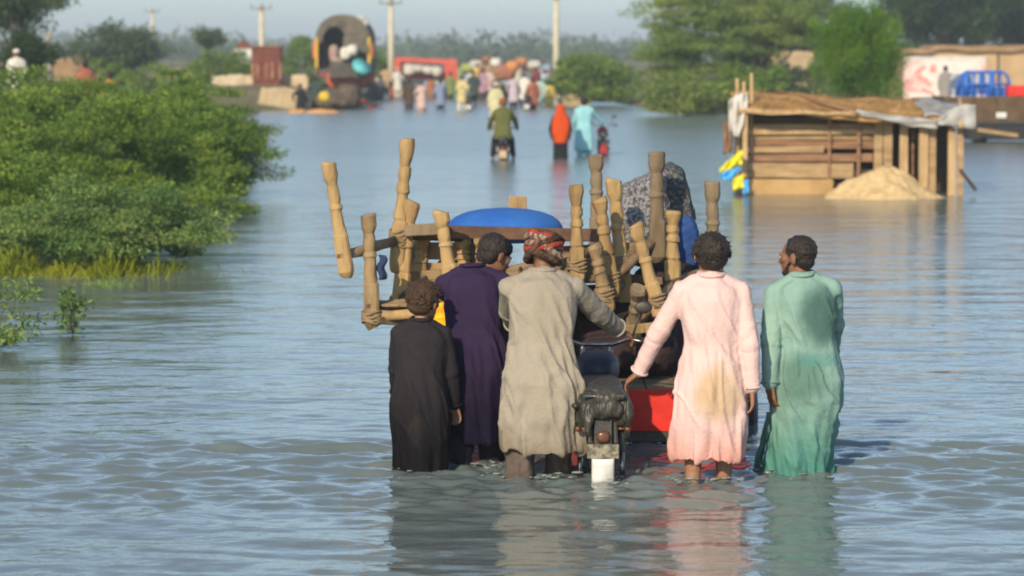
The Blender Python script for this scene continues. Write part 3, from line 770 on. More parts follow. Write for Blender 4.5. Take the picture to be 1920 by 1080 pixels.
# man in turquoise
b0 = foot(1498, 884)
K_TURQ = cloth('turquoise_kurta', (.235, .375, .325), .84, scale=3, wet=(.30, .85, (.34, .62, .60)),
               stains=[((.11, -.2, 1.24), (.13, .4, .2), (.06, .125, .11), .95), ((-.0, -.2, .88), (.17, .4, .16), (.09, .17, .14), .9), ((-.2, -.1, 1.12), (.1, .3, .2), (.30, .45, .36), .5), ((.12, -.2, .98), (.2, .3, .05), (.07, .22, .2), .5)])
lh = loc_of(b0, 0, 1444, 722, 16.62)
rh = loc_of(b0, 0, 1556, 690, 17.25)
turq = person('bearded man in wet turquoise kurta walking apart beside the man in pink and looking sideways', b0, 1.70, 0, group='men and boy pushing the load', pelvis=(.05, 0, .92), lean=.05, side=-.07, feet=((-.16, -.05), (.10, .10)),
       hands=(lh, rh), poles=((-.5, -.8, 0), (.8, -.5, -.3)), fingers=((.12, .1, -1), None), palms=((.75, .5, 0), None), curls=(.32, .3), head=(1.12, .06, 0),
       skin=SKIN, hair=HAIR, hairstyle='short', beard=True, kurta=K_TURQ, shalwar=K_TURQ, voxel=.0062, seed=5, kw=1.08, fold=1.25, sleeve=1.1, hem=.24, shw=1.05,
       skirt=[(.86, .05, -.03, .22, .18), (.74, .045, -.04, .215, .18), (.58, .02, -.02, .20, .165), (.44, .0, .0, .20, .17), (.30, -.01, .02, .205, .165), (.22, -.01, .02, .20, .16)])
mb = MB(); fa, fb = at(1446, 770, 16.85), at(1436, 775, 17.0)
def tail(u, v):
    p_ = fa.lerp(fb, u); return p_ + Vector((-.10 * v ** 1.3 * (1 - .45 * u) + .012 * math.sin(u * 9 + v * 5), .05 * v + .02 * math.sin(u * 12), -.375 * v))
mb.sheet(tail, 14, 16); o = mb.build('kurta_tail', K_TURQ, turq, smooth=True); s_ = o.modifiers.new('s', 'SOLIDIFY'); s_.thickness = .012
# old man in grey with a turban
b0 = foot(1012, 890)
K_GREY = cloth('grey_kurta', (.335, .295, .235), .88, scale=2.5, wet=(.40, .72, (.62, .58, .52)), stains=[((.0, -.2, 1.25), (.12, .3, .18), (.31, .27, .205), .5), ((-.05, -.2, .78), (.10, .3, .12), (.30, .26, .2), .4)])
S_GREY = cloth('brown_grey_trousers', (.18, .145, .125), .65, scale=9, wet=(.3, .6, (.7, .65, .6)))
T_RED = cloth('red_turban_cloth', (.42, .06, .035), .5, scale=16); T_BRN = cloth('dark_plaid_turban_cloth', (.10, .06, .045), .4, scale=30, contrast=(.45, .55)); T_CHK = mat('checked_turban_cloth', (.28, .24, .19), (.16, .05, .035), 42, .9, .2, 90, .1, contrast=(.46, .54))
lh = loc_of(b0, 0, 965, 640, 17.45)
rh = loc_of(b0, 0, 1196, 652, 17.35)
person('old man in long beige grey kurta and red checked turban holding the motorcycle handlebar', b0, 1.78, 0, group='men and boy pushing the load', pelvis=(.02, -.02, .93), lean=.15, side=.0, sh_yaw=.12, feet=((-.14, -.12), (.11, .14)),
       hands=(lh, rh), poles=((-.8, -.4, -.4), (.1, -.3, -.8)), fingers=(None, (.75, .35, -.45)), palms=(None, (0, .3, -.9)), curls=(.5, .5), head=(-.05, .22, 0),
       skin=SKIN, turban=[T_BRN, T_CHK, T_BRN, T_RED, T_CHK, T_RED, T_BRN], kurta=K_GREY, shalwar=S_GREY, voxel=.0065, seed=8, kw=1.12, fold=1.2, sleeve=1.12, shw=1.1,
       skirt=[(.86, .02, -.05, .235, .195), (.74, .015, -.05, .24, .195), (.58, .01, -.04, .24, .195), (.48, .01, -.05, .245, .2), (.45, .01, -.05, .245, .2)])
# man in purple
b0 = foot(893, 866)
K_PURP = cloth('purple_kurta', (.034, .021, .056), .8, scale=3, wet=(.5, 1.15, (.25, .25, .35)), stains=[((-.06, -.2, .7), (.10, .3, .2), (.03, .02, .045), .6)])
lh = loc_of(b0, 0, 850, 560, 17.9); rh = loc_of(b0, 0, 935, 560, 17.9)
person('man in dark purple kurta and black cap leaning to push the cart, face turned aside', b0, 1.74, 0, group='men and boy pushing the load', pelvis=(-.01, 0, .93), lean=.22, side=-.02, sh_yaw=-.12, feet=((-.10, -.12), (.09, .16)),
       hands=(lh, rh), poles=((-.8, .1, -.5), (.7, .1, -.5)), head=(-1.0, .45, 0), headoff=(.10, .03, -.03),
       skin=SKIN, hair=HAIR, hairstyle='short', cap=cloth('black_cap_cloth', (.015, .016, .018)), kurta=K_PURP, shalwar=cloth('dark_purple_trousers', (.03, .025, .04), wet=(.3, .6, (.6, .6, .6))), voxel=.0065, seed=12, kw=1.02, shw=1.05,
       skirt=[(.86, -.0, .0, .205, .17), (.7, -.0, -.01, .205, .17), (.55, .01, -.01, .19, .165), (.45, .015, -.01, .18, .16), (.42, .015, -.01, .175, .155)])
# boy in charcoal
b0 = foot(790, 880)
K_BOY = cloth('charcoal_kurta', (.030, .026, .030), .8, scale=3, wet=(.40, .95, (.22, .22, .25)), stains=[((-.03, -.2, .55), (.05, .3, .1), (.075, .06, .055), .5)])
rh = loc_of(b0, 0, 853, 762, 16.95); lh = loc_of(b0, 0, 744, 752, 17.15)
person('boy in charcoal kurta with tousled brown hair walking at the edge of the group', b0, 1.405, 0, group='men and boy pushing the load', pelvis=(.0, 0, .74), lean=.05, side=0, feet=((-.09, -.04), (.09, .09)),
       hands=(lh, rh), poles=((-.25, -.9, 0), (.5, -.8, 0)), fingers=(None, (.2, .2, -1)), palms=(None, (-.4, -.8, 0)), curls=(.35, .55), head=(-.55, .12, .05), hh=.215,
       skin=SKIN_LIGHT, hair=HAIR_BROWN, hairstyle='bushy', kurta=K_BOY, shalwar=K_BOY, voxel=.0062, seed=15, kw=1.1, sleeve=1.08,
       skirt=[(.69, 0, -.01, .172, .14), (.55, .0, -.01, .172, .14), (.42, .0, -.01, .165, .14), (.31, .0, -.01, .16, .135), (.27, 0, -.01, .158, .135)])

# ------------------------------------------------------------------ the red cart
RED = mat('red_paint', (.72, .028, .015), (.55, .022, .012), 7, .5, .12, 30, .4)
PLANK = mat('cart_plank', (.24, .17, .10), (.14, .10, .06), 6, .85, .4, 30, .2)
cy, cx = 17.95, .56
cart = thing('cart', 'flat red cart heaped with upturned rope beds, its red tailboard facing the viewer', 'cart', (cx, 19.1, -DEP))
MB().box((cx, cy, .215), (1.86, .035, .27)).build('tailboard', RED, cart, bevel=.006)
for xx in (-.62, 0, .62):
    MB().box((cx + xx, cy - .024, .215), (.04, .014, .262)).build('tailboard_strap', RED, cart, bevel=.003)
MB().box((cx, cy + .02, .045), (1.7, .08, .07)).build('bumper_beam', DARKM, cart, bevel=.01)
for sx in (-1, 1): MB().box((cx + sx * .92, cy + 1.24, .225), (.035, 2.42, .25)).build('side_board', RED, cart, bevel=.006)
for i in range(9):
    MB().box((cx - .8 + i * .2, cy + 1.24, .325 + .003 * (i % 2)), (.192, 2.4, .03), jit=.003, seed=i).build('plank', PLANK, cart)
for sx in (-1, 1): MB().beam((cx + sx * .45, cy + .1, .25), (cx + sx * .45, cy + 2.5, .25), .07, .1).build('chassis_rail', DARKM, cart)
MB().tube([(cx - .85, 19.2, .05), (cx + .85, 19.2, .05)], .04, 8).build('axle', DARKM, cart)
for sx in (-1, 1):
    w = MB()
    w.tube([(cx + sx * .98 + dx, 19.2, .05) for dx in (-.09, -.07, .07, .09)], [.28, .36, .36, .28], 24, True).build('wheel', BLACK, cart, smooth=True)
    MB().tube([(cx + sx * 1.08, 19.2, .05), (cx + sx * 1.1, 19.2, .05)], [.2, .16], 16).build('hub', DARKM, cart)
for sx in (-1, 1): MB().tube([(cx + sx * .42, cy + 2.4, .25), (cx + sx * .38, cy + 4.6, .55)], .035, 8).build('shaft', WOOD_RAIL, cart)

# ------------------------------------------------------------------ upturned rope beds on the cart
LEG_T = [0, .015, .05, .10, .14, .17, .20, .215, .27, .31, .335, .35, .375, .39, .41, .50, .58, .605, .62, .90, .945, .985, 1.0]
LEG_R = [.046, .050, .051, .049, .043, .037, .036, .040, .043, .036, .037, .044, .046, .043, .037, .041, .046, .041, .051, .053, .052, .042, .030]
LEG_Q = [2.6, 2.6, 2.8, 2.6, 2.2] + [2] * 11 + [2.6, 4.5, 5, 5, 3, 2.2, 2]
def bed_leg(p0, p1, parent, m, rs=1.0, tw=0.0):
    """turned leg from its foot p0 (pointing up) to the knob p1"""
    p0 = Vector(p0); p1 = Vector(p1)
    r_ = random.Random(round(p0.x * 1000)); g_ = r_.uniform(.88, 1.14); k2 = r_.uniform(.9, 1.1)
    mb = MB(); mb.tube([p0.lerp(p1, q ** g_) + Vector((r_.uniform(-1, 1), 0, 0)) * .003 for q in LEG_T], [q * rs * (1 + .05 * math.sin(k_ * 2.3 + tw * 9)) for k_, q in enumerate(LEG_R)], 16, True, LEG_Q, tw)
    return mb.build('leg', m, parent, smooth=False, bevel=0)
def charpoy(label, legs, rails, wood, rail_mat, weave=None, rs=1.0):
    P = [(at(a, b, Y0), at(c, d, Y1)) for (a, b, c, d, Y0, Y1) in legs]
    base = Vector(np.mean([q[1] for q in P], 0))
    t = thing('rope_bed', label, 'rope bed', base, 0, 'upturned rope beds piled on the red cart')
    for i, (p0, p1) in enumerate(P):
        o = bed_leg(p0, p1, t, (wood[i] if isinstance(wood, (list, tuple)) else (wood if (i + len(label)) % 3 else WOOD_OLD)), rs * (1 + .05 * ((i * 7) % 3 - 1)), .35 * i)
        o.data.shade_smooth(); o.data.set_sharp_from_angle(angle=.45)
    for k, (i, j, ti, tj, r) in enumerate(rails):
        a = P[i][0].lerp(P[i][1], ti); b = P[j][0].lerp(P[j][1], tj); d = (b - a).normalized()
        mb = MB(); q = rng(k + len(label)).normal(size=3) * .006
        mb.tube([a - d * .045, a.lerp(b, .33) + Vector(q), a.lerp(b, .66) - Vector(q), b + d * .045], [r * .8, r, r * .95, r * .8], 10, True, [3, 3, 3, 3])
        mb.build('rail', rail_mat[k] if isinstance(rail_mat, (list, tuple)) else rail_mat, t, smooth=True)
        pg = MB()
        for e, s_ in ((a, -1), (b, 1)): pg.box(e + d * (s_ * .05), (.026, .02, .026), jit=.003, seed=k)
        pg.build('peg', WOOD_BROWN, t)
        lash = MB(); e = a if k % 2 else b
        for q in range(4): lash.tube([e + Vector((math.cos(f_) * .062, math.sin(f_) * .062, -.03 + .02 * q + .012 * math.sin(f_ * 2 + q))) for f_ in np.linspace(0, 6.283, 13)], .009, 5)
        lash.build('rope_lashing', ROPE, t, smooth=True)
    if weave:
        c = [P[i][0].lerp(P[i][1], .80) for i in weave]
        mb = MB()
        for q in range(13):
            u = (q + .5) / 13
            mb.tube([c[0].lerp(c[1], u), (c[0].lerp(c[1], u) + c[3].lerp(c[2], u)) / 2 + Vector((0, 0, -.03)), c[3].lerp(c[2], u)], .011, 5)
            mb.tube([c[0].lerp(c[3], u), (c[0].lerp(c[3], u) + c[1].lerp(c[2], u)) / 2 + Vector((0, 0, -.025)), c[1].lerp(c[2], u)], .011, 5)
        o = mb.build('webbing', ROPE, t, smooth=True); o['kind'] = 'stuff'
    return t
charpoy('topmost upturned rope bed whose tilted leg juts far out over the water',
        [(616, 304, 651, 521, 18.2, 18.2), (764, 260, 743, 512, 18.7, 18.7), (1117, 290, 1121, 484, 19.7, 19.7), (1080, 346, 1083, 535, 18.5, 18.5)],
        [(0, 1, .80, .76, .034), (1, 2, .72, .8, .034), (2, 3, .8, .8, .034)], [WOOD, WOOD, WOOD_GREY, WOOD], [WOOD_GREY, WOOD_BROWN, WOOD_GREY])
charpoy('lowest upturned rope bed with its pale outer leg hanging down above the boy',
        [(691, 402, 698, 616, 18.3, 18.3), (773, 377, 745, 604, 18.7, 18.7), (1150, 336, 1172, 578, 18.9, 18.9), (1114, 458, 1141, 585, 18.4, 18.4)],
        [(0, 1, .80, .86, .034), (1, 2, .84, .84, .036), (2, 3, .8, .75, .034), (0, 3, .9, .8, .036)], WOOD, [WOOD, WOOD_RAIL, WOOD_RAIL, WOOD], (0, 1, 2, 3), 1.05)
charpoy('upturned rope bed mid pile with one tall leg before the speckled bundle',
        [(826, 396, 850, 556, 18.4, 18.4), (792, 440, 786, 560, 18.9, 18.9), (1231, 285, 1233, 492, 19.0, 19.0), (1124, 372, 1150, 560, 18.6, 18.6)],
        [(0, 1, .82, .8, .032), (1, 2, .8, .82, .034), (2, 3, .8, .8, .032), (0, 3, .82, .8, .034)], [WOOD, WOOD, WOOD_GREY, WOOD], WOOD_RAIL, (0, 1, 2, 3), 1.08)
charpoy('upturned rope bed with a dark topped leg rising over the man in pink',
        [(1191, 420, 1240, 598, 18.3, 18.3), (1262, 395, 1261, 556, 18.8, 18.8), (1335, 340, 1338, 530, 19.3, 19.3), (1196, 540, 1186, 640, 18.2, 18.5)],
        [(0, 1, .85, .85, .032), (1, 2, .85, .85, .032), (3, 2, .7, .9, .032), (0, 3, .8, .7, .032)], [WOOD, WOOD, WOOD_GREY, WOOD_GREY], WOOD_RAIL, None, 1.02)  # last leg gets grey wood for the shade it stands in
charpoy('small child size upturned rope bed tucked under the blue tub behind the man in purple',
        [(903, 446, 905, 540, 18.6, 18.6), (868, 452, 872, 545, 18.9, 18.9), (1005, 470, 1005, 570, 19.2, 19.2), (1040, 460, 1042, 560, 18.7, 18.7)],
        [(0, 1, .8, .8, .03), (1, 2, .8, .8, .03), (2, 3, .8, .8, .03), (0, 3, .8, .8, .03)], WOOD, WOOD_RAIL, None, 1.1)
b = at(1175, 618, 18.15)
MB().beam(at(1165, 620, 18.15), at(1238, 612, 18.3), .05, .06).build('wooden_batten', WOOD, None, bevel=.005, label='short pale batten wedged low under the far bed legs', category='batten')
MB().beam(at(705, 600, 18.25), at(782, 606, 18.5), .05, .05).build('wooden_batten', WOOD_GREY, None, bevel=.005, label='grey batten sticking out of the load just above the boy', category='batten')
MB().beam(at(970, 440, 19.76), at(971, 368, 19.78), .125, .05).build('wooden_batten', WOOD, None, bevel=.005, label='pale wooden end poking out above the blue upturned tub', category='batten')
# pale crate behind the men
cr = thing('wooden_crate', 'pale plank crate on the cart behind the man in purple', 'crate', at(800, 600, 18.9))
for i in range(4):
    MB().beam(at(770, 470 + i * 38, 18.95), at(895, 472 + i * 38, 18.98), .03, .115, jit=.004, seed=i).build('slat', WOOD if i % 2 else WOOD_GREY, cr)
for px in (776, 890): MB().beam(at(px, 462, 18.99), at(px, 606, 18.99), .05, .05).build('post', WOOD_GREY, cr)
# bedding in the middle of the load; dark quilts added for its shade
SHADE_QUILT = mat('shade_dark_quilt', (.030, .026, .03), (.055, .03, .03), 7, .95, .3, 40, .1)
QUILT2 = mat('brown_quilt', (.11, .05, .032), (.05, .035, .03), 9, .95, .3, 40, .1, contrast=(.45, .55))
def pile(name, label, cat, blobs, m, voxel=.02, amp=.02, scale=9, seed=1, **kw):
    mb = MB()
    for (px, py, Y, rx, ry, rz) in blobs: mb.ell(at(px, py, Y), (rx, ry, rz), e=.75)
    me = lumpy(mb, voxel, amp, scale, seed); o = link(name, me, m, None, True, **kw); o['label'] = label; o['category'] = cat; return o
pile('bedding_bundle', 'added heap of quilts, dark for the shade in the load under the beds', 'bedding', [(1010, 640, 19.2, .62, .42, .3), (1180, 640, 19.1, .42, .42, .32), (1250, 560, 19.35, .26, .32, .26), (930, 620, 19.4, .35, .35, .3)], SHADE_QUILT, seed=4)
pile('bedding_bundle', 'reddish brown folded quilt between the pale crate and the small bed', 'bedding', [(985, 560, 19.3, .4, .3, .2), (880, 530, 19.3, .28, .25, .2)], QUILT2, seed=5)
pile('cloth_bundle', 'yellow and orange cloth bundle hanging between the boy and the man in purple', 'cloth', [(832, 590, 17.75, .06, .06, .085), (826, 612, 17.7, .07, .06, .05)], mat('yellow_orange_cloth', (.72, .50, .02), (.72, .25, .02), 7, .85, .2, 60, .15, contrast=(.45, .55)), .01, .008, 25, 6)
# blue tub, upside down
BLUE = mat('blue_plastic', (.018, .10, .42), (.03, .15, .45), 3.5, .75, .15, 60, .35)
c = at(946, 433, 19.28); tub = thing('plastic_tub', 'large bright blue plastic tub turned upside down on top of the load', 'tub', c)
mb = MB(); n = 40; prof = [(.395, -.06), (.40, 0), (.395, .03), (.375, .065), (.33, .10), (.26, .128), (.17, .146), (.08, .154), (.01, .156)]
mb.tube([c + Vector((0, 0, z)) for r, z in prof], [r for r, z in prof], n); mb.build('basin', BLUE, tub, smooth=True)
if 0: mb = MB(); mb.tube([c + Vector((math.cos(a) * .41, math.sin(a) * .41, .005)) for a in np.linspace(0, 2 * math.pi, 41)], .016, 8); mb.build('rim', BLUE, tub, smooth=True)
MB().beam(at(772, 434, 18.72), at(1125, 441, 18.9), .05, .085, jit=.004, seed=3).build('wooden_board', WOOD_BROWN, None, bevel=.006, label='long dark brown board lying level right under the blue tub', category='board')
MB().beam(at(758, 432, 18.62), at(838, 428, 18.66), .05, .075, jit=.004, seed=4).build('wooden_board', WOOD_GREY, None, bevel=.006, label='short greyish board next to the tall bed leg left of the tub', category='board')
if 0: mb = MB(); mb.tube([c + Vector((math.cos(a) * .32, math.sin(a) * .32, .128)) for a in np.linspace(0, 2 * math.pi, 41)], .006, 6); mb.build('moulded_ring', BLUE, tub, smooth=True)
# speckled bundle and blue tarpaulin
def slab(name, label, cat, poly, Y, dep, m, voxel=.015, amp=.014, scale=12, seed=1, top=.7):
    """bulky wrapped load: outline rounded off towards the back, real depth"""
    P = [at(px, py, Y) for px, py in poly]; c = sum(P, Vector()) / len(P); n = len(P); V = []; Q = []
    for (dy, f) in ((-.02, .8), (dep * .18, 1), (dep * .8, .98), (dep, top)):
        for p_ in P: V.append((c.x + (p_.x - c.x) * f, Y + dy, c.z + (p_.z - c.z) * f))
    for k in range(3):
        for q in range(n): a = k * n + q; b = k * n + (q + 1) % n; Q.append((a, b, b + n, a + n))
    Q += [tuple(range(n - 1, -1, -1)), tuple(3 * n + q for q in range(n))]
    mb = MB(); mb.add(V, Q); me = remesh(mb, voxel, 4); W = get_v(me); set_v(me, W + get_n(me) * (snoise(W, scale, seed) * amp)[:, None])
    o = link(name, me, m, None, True); o['label'] = label; o['category'] = cat; return o
NET = mat('speckled_net', (.26, .25, .26), (.07, .068, .075), 48, .9, .5, 50, .12, contrast=(.44, .58), stains=[((.52, 19.4, .75), (.16, .6, .10), (.40, .24, .20), .6), ((.62, 19.4, .92), (.08, .6, .08), (.45, .43, .42), .5)])
slab('net_bundle', 'grey speckled net covered bundle piled high at the back of the load', 'bundle', [(1158, 500), (1162, 360), (1190, 338), (1238, 318), (1256, 322), (1262, 500)], 19.35, .5, NET, seed=7, amp=.018)
slab('net_bundle', 'dark net covered bundle with a sloping side next to the speckled bundle', 'bundle', [(1240, 420), (1244, 318), (1262, 306), (1280, 318), (1296, 362), (1305, 410), (1300, 425)], 19.42, .45, mat('dark_net', (.045, .05, .06), (.15, .145, .14), 50, .9, .5, 40, .15, contrast=(.47, .62)), seed=8)
slab('tarpaulin', 'blue tarpaulin sheet wrapped round goods behind the man in pink', 'tarpaulin', [(1255, 580), (1268, 400), (1292, 385), (1304, 405), (1318, 470), (1326, 560), (1326, 600)], 19.4, .4, mat('dark_blue_tarpaulin', (.012, .045, .17), (.02, .07, .24), 4, .65, .2, 30, .25), seed=9, amp=.012)
# clutter packed between the bed frames
for i, (x0, y0, x1, y1, Y, w, h, m, lb) in enumerate(((1040, 472, 1240, 462, 19.0, .05, .07, WOOD_BROWN, 'dark brown plank running level behind the cluster of bed legs'), (1098, 512, 1262, 530, 18.95, .06, .05, WOOD_GREY, 'grey pole lying across behind the leaning bed legs'), (1150, 600, 1262, 566, 18.7, .05, .06, WOOD_OLD, 'worn plank slanting up towards the man in pink'), (765, 520, 905, 508, 18.85, .06, .07, WOOD_OLD, 'worn plank between the hanging outer leg and the man in purple'), (745, 560, 800, 520, 18.6, .03, .03, DARKM, 'thin dark rod slanting above the boy'))):
    MB().beam(at(x0, y0, Y), at(x1, y1, Y + .1), w, h, jit=.004, seed=i).build('load_plank', m, None, bevel=.005, label=lb, category='plank')
pile('bedding_bundle', 'added black bedding for the shade under the leaning bed legs beside the handlebar', 'bedding', [(1215, 640, 18.7, .2, .25, .22), (1140, 660, 18.6, .2, .2, .12)], SHADE_QUILT, .015, .016, 12, 14)  # added black mass for the shade low in the load
mb = MB(); a = at(716, 478, 18.3); mb.sheet(lambda u, v: a + Vector((.05 * (u - .5) + .012 * math.sin(v * 9), .02 * math.sin(u * 5 + v * 4), -.16 * v)), 6, 8); o = mb.build('rag', mat('navy_rag', (.03, .05, .12), (.02, .03, .07), 9, .9), None, smooth=True, label='torn navy rag hanging from the outer bed rail', category='rag'); s_ = o.modifiers.new('s', 'SOLIDIFY'); s_.thickness = .004

# ------------------------------------------------------------------ motorcycles
AMBER = mat('amber_lens', (.16, .055, .025), (.09, .04, .02), 8, .3, 0, 1, .5)
REDL = mat('red_lens', (.45, .02, .015), (.3, .02, .015), 8, .3, 0, 1, .5)
WHITEP = mat('white_paint', (.66, .66, .64), (.42, .40, .34), 9, .5, .15, 30, .4, contrast=(.45, .75))
PLATE = mat('muddy_metal', (.30, .27, .20), (.12, .10, .07), 26, .6, .4, 60, .4, metal=.3, contrast=(.42, .58))
TANK = mat('dark_blue_tank', (.010, .016, .045), (.03, .035, .06), 9, .5, .1, 20, .4)
VINYL = mat('black_vinyl', (.022, .021, .018), (.055, .05, .038), 10, .42, .4, 22, .45)
def motorcycle(label, base, rz, tank=TANK, near=False, bag=VINYL, plate=WHITEP):
    t = thing('motorcycle', label, 'motorcycle', base, rz)
    B = lambda mb, n, m, par=t, sm=True, **k: mb.build(n, m, par, smooth=sm, world=False, **k)
    ns = 20 if near else 12
    for y0 in (0, 1.27):
        w = MB(); w.tube([(0, y0 + math.cos(a) * .25, .29 + math.sin(a) * .25) for a in np.linspace(0, 2 * math.pi, ns + 1)], .042, 8); wh = B(w, 'wheel', BLACK)
        w = MB(); w.tube([(0, y0 + math.cos(a) * .2, .29 + math.sin(a) * .2) for a in np.linspace(0, 2 * math.pi, ns + 1)], .014, 6); B(w, 'rim', CHROME, wh)
        w = MB()
        for k in range(8):
            a = k * math.pi / 8; w.tube([(.02, y0 + math.cos(a) * .2, .29 + math.sin(a) * .2), (-.02, y0 - math.cos(a) * .2, .29 - math.sin(a) * .2)], .004, 4)
        w.tube([(-.06, y0, .29), (.06, y0, .29)], .045, 10); B(w, 'hub', DARKM, wh)
    def guard(y0, a0, a1, n, m):
        w = MB(); R0 = .315
        for sg in (1,):
            w.sheet(lambda u, v: (-.075 + .15 * u, y0 + math.cos(a0 + (a1 - a0) * v) * (R0 + .03 * (1 - (2 * u - 1) ** 2)), .29 + math.sin(a0 + (a1 - a0) * v) * (R0 + .03 * (1 - (2 * u - 1) ** 2))), 6, 12)
        o = B(w, n, m); s = o.modifiers.new('s', 'SOLIDIFY'); s.thickness = .004
    guard(0, math.radians(50), math.radians(165), 'rear_mudguard', DARKM)
    guard(1.27, math.radians(30), math.radians(160), 'front_mudguard', CHROME)
    fr = MB(); fr.tube([(0, 1.02, .92), (0, .55, .78), (0, .1, .70), (0, -.2, .70)], .022, 8); fr.tube([(0, 1.03, .85), (0, .85, .4), (0, .35, .33), (0, .0, .29)], .02, 8); B(fr, 'frame', DARKM)
    en = MB(); en.box((0, .55, .42), (.2, .3, .2)); en.tube([(0, .62, .5), (0, .7, .68)], [.075, .065], 10); B(en, 'engine', PLATE, sm=False)
    tk = MB(); tk.ell((0, .72, .84), (.135, .26, .115), e=.8); B(tk, 'tank', tank)
    se = MB(); se.ell((0, .18, .785), (.13, .42, .055), e=.6); B(se, 'seat', VINYL)
    for sx in (-1, 1):
        f = MB(); f.tube([(sx * .085, 1.27, .29), (sx * .085, 1.0, .95)], .019, 8); B(f, 'fork', CHROME)
        s = MB(); s.tube([(sx * .125, -.02, .27), (sx * .125, .04, .45)], .017, 8); s.tube([(sx * .125, .035, .43), (sx * .13, .1, .66)], [.026, .028], 8); B(s, 'shock_absorber', CHROME)
        p_ = MB(); p_.box((sx * .11, .25, .6), (.03, .28, .16)); B(p_, 'side_panel', tank, sm=False, bevel=.012)
        g = MB(); g.tube([(sx * .25, .93, 1.0), (sx * .36, .86, .98)], .02, 8); B(g, 'grip', BLACK)
        i_ = MB(); i_.tube([(sx * .08, -.28, .60), (sx * .13, -.28, .60)], .009, 6); i_.ell((sx * .145, -.29, .60), (.018, .018, .018)); B(i_, 'indicator', AMBER)
        mi = MB(); mi.tube([(sx * .22, .95, 1.0), (sx * .27, .93, 1.17)], .007, 6); mi.ell((sx * .29, .92, 1.2), (.055, .015, .04)); B(mi, 'mirror', DARKM)
    h = MB(); h.tube([(-.36, .86, .98), (-.2, .95, 1.0), (-.1, 1.0, .96), (.1, 1.0, .96), (.2, .95, 1.0), (.36, .86, .98)], .014, 8); B(h, 'handlebar', CHROME)
    l_ = MB(); l_.ell((0, 1.12, .86), (.09, .1, .09)); B(l_, 'headlight', DARKM)
    ex = MB(); ex.tube([(.1, .62, .42), (.13, .5, .2), (.15, .1, .2), (.16, -.35, .24)], [.022, .022, .035, .042], 10); B(ex, 'exhaust', CHROME)
    tl = MB(); tl.ell((0, -.33, .56), (.04, .028, .035), e=.7); B(tl, 'tail_light', AMBER if near else REDL)
    ra = MB()
    for sx in (-.11, 0, .11): ra.tube([(sx, .05, .80), (sx, -.36, .79)], .009, 6)
    for y_ in (-.05, -.2, -.36): ra.tube([(-.12, y_, .80), (.12, y_, .80)], .009, 6)
    B(ra, 'carrier_rack', CHROME)
    if near:
        q = MB(); q.box((0, -.345, .475), (.185, .012, .085)); B(q, 'bracket', PLATE, sm=False, bevel=.004)
        q = MB()
        for sx in (-.075, .075): q.tube([(sx, -.34, .52), (sx, -.27, .68)], .011, 6)
        q.box((0, -.30, .575), (.10, .03, .16)); B(q, 'tail_stay', DARKM, sm=False)
        q = MB(); q.sheet(lambda u, v: (-.063 + .126 * u, -.352 - .022 * math.sin(math.pi * u) + .01 * v, .435 - .155 * v), 10, 4); o = B(q, 'mud_flap', WHITEP); s = o.modifiers.new('s', 'SOLIDIFY'); s.thickness = .006
        q = MB(); q.ell((0, -.16, .78), (.15, .22, .07), e=.8); q.ell((-.13, -.15, .70), (.05, .17, .11), e=.8); q.ell((.13, -.16, .70), (.05, .18, .12), e=.8); q.ell((-.165, -.2, .66), (.03, .08, .06)); q.ell((.02, -.34, .72), (.11, .04, .06), e=.8); q.ell((.155, -.22, .60), (.03, .09, .08))
        q.ell((-.18, -.28, .735), (.045, .05, .02)); q.ell((.08, -.3, .80), (.07, .06, .035), e=.8); q.ell((-.06, -.25, .83), (.06, .1, .03)); q.ell((.17, -.3, .70), (.03, .05, .09)); q.ell((-.10, -.33, .65), (.03, .03, .10))
        me = lumpy(q, .0075, .017, 19, 31, 2); me.transform(Matrix.Diagonal((.86, 1, 1, 1))); link('saddle_cover', me, bag, t, True, world=False)
    else:
        q = MB(); q.box((0, -.345, .44), (.17, .012, .17)); B(q, 'number_plate', plate, sm=False, bevel=.003)
    return t
bk = at(1127, 905, 16.72); bk.z = -DEP
motorcycle('black motorcycle with white mud flap between the men in grey and pink', bk, 0.0, near=True)

# ------------------------------------------------------------------ splashes at the waders' legs
FOAM = mat('splash_foam', (.27, .29, .27), (.16, .18, .17), 30, .25, .3, 60, .5)
mb = MB(); r = rng(77)
for (px, py, n, w) in ((1297, 905, 22, .075), (1357, 903, 10, .06), (1030, 894, 26, .13), (965, 892, 20, .1), (1145, 908, 10, .07), (800, 884, 24, .14), (912, 874, 22, .07), (1440, 886, 12, .08), (1510, 892, 16, .14), (750, 884, 6, .05)):
    for i in range(n):
        c = on_water(px, py); c += Vector((r.normal() * w, r.normal() * w * .8, .004 + abs(r.normal()) * .01))
        q = r.uniform(.002, .011); mb.ell(c, (q * r.uniform(1, 3.8), q * r.uniform(1, 2.2), q * r.uniform(.25, .8)), nu=7, nv=5)
o = mb.build('splash', FOAM, None, smooth=True, kind='stuff'); o['label'] = 'small splashes of churned water round the waders'

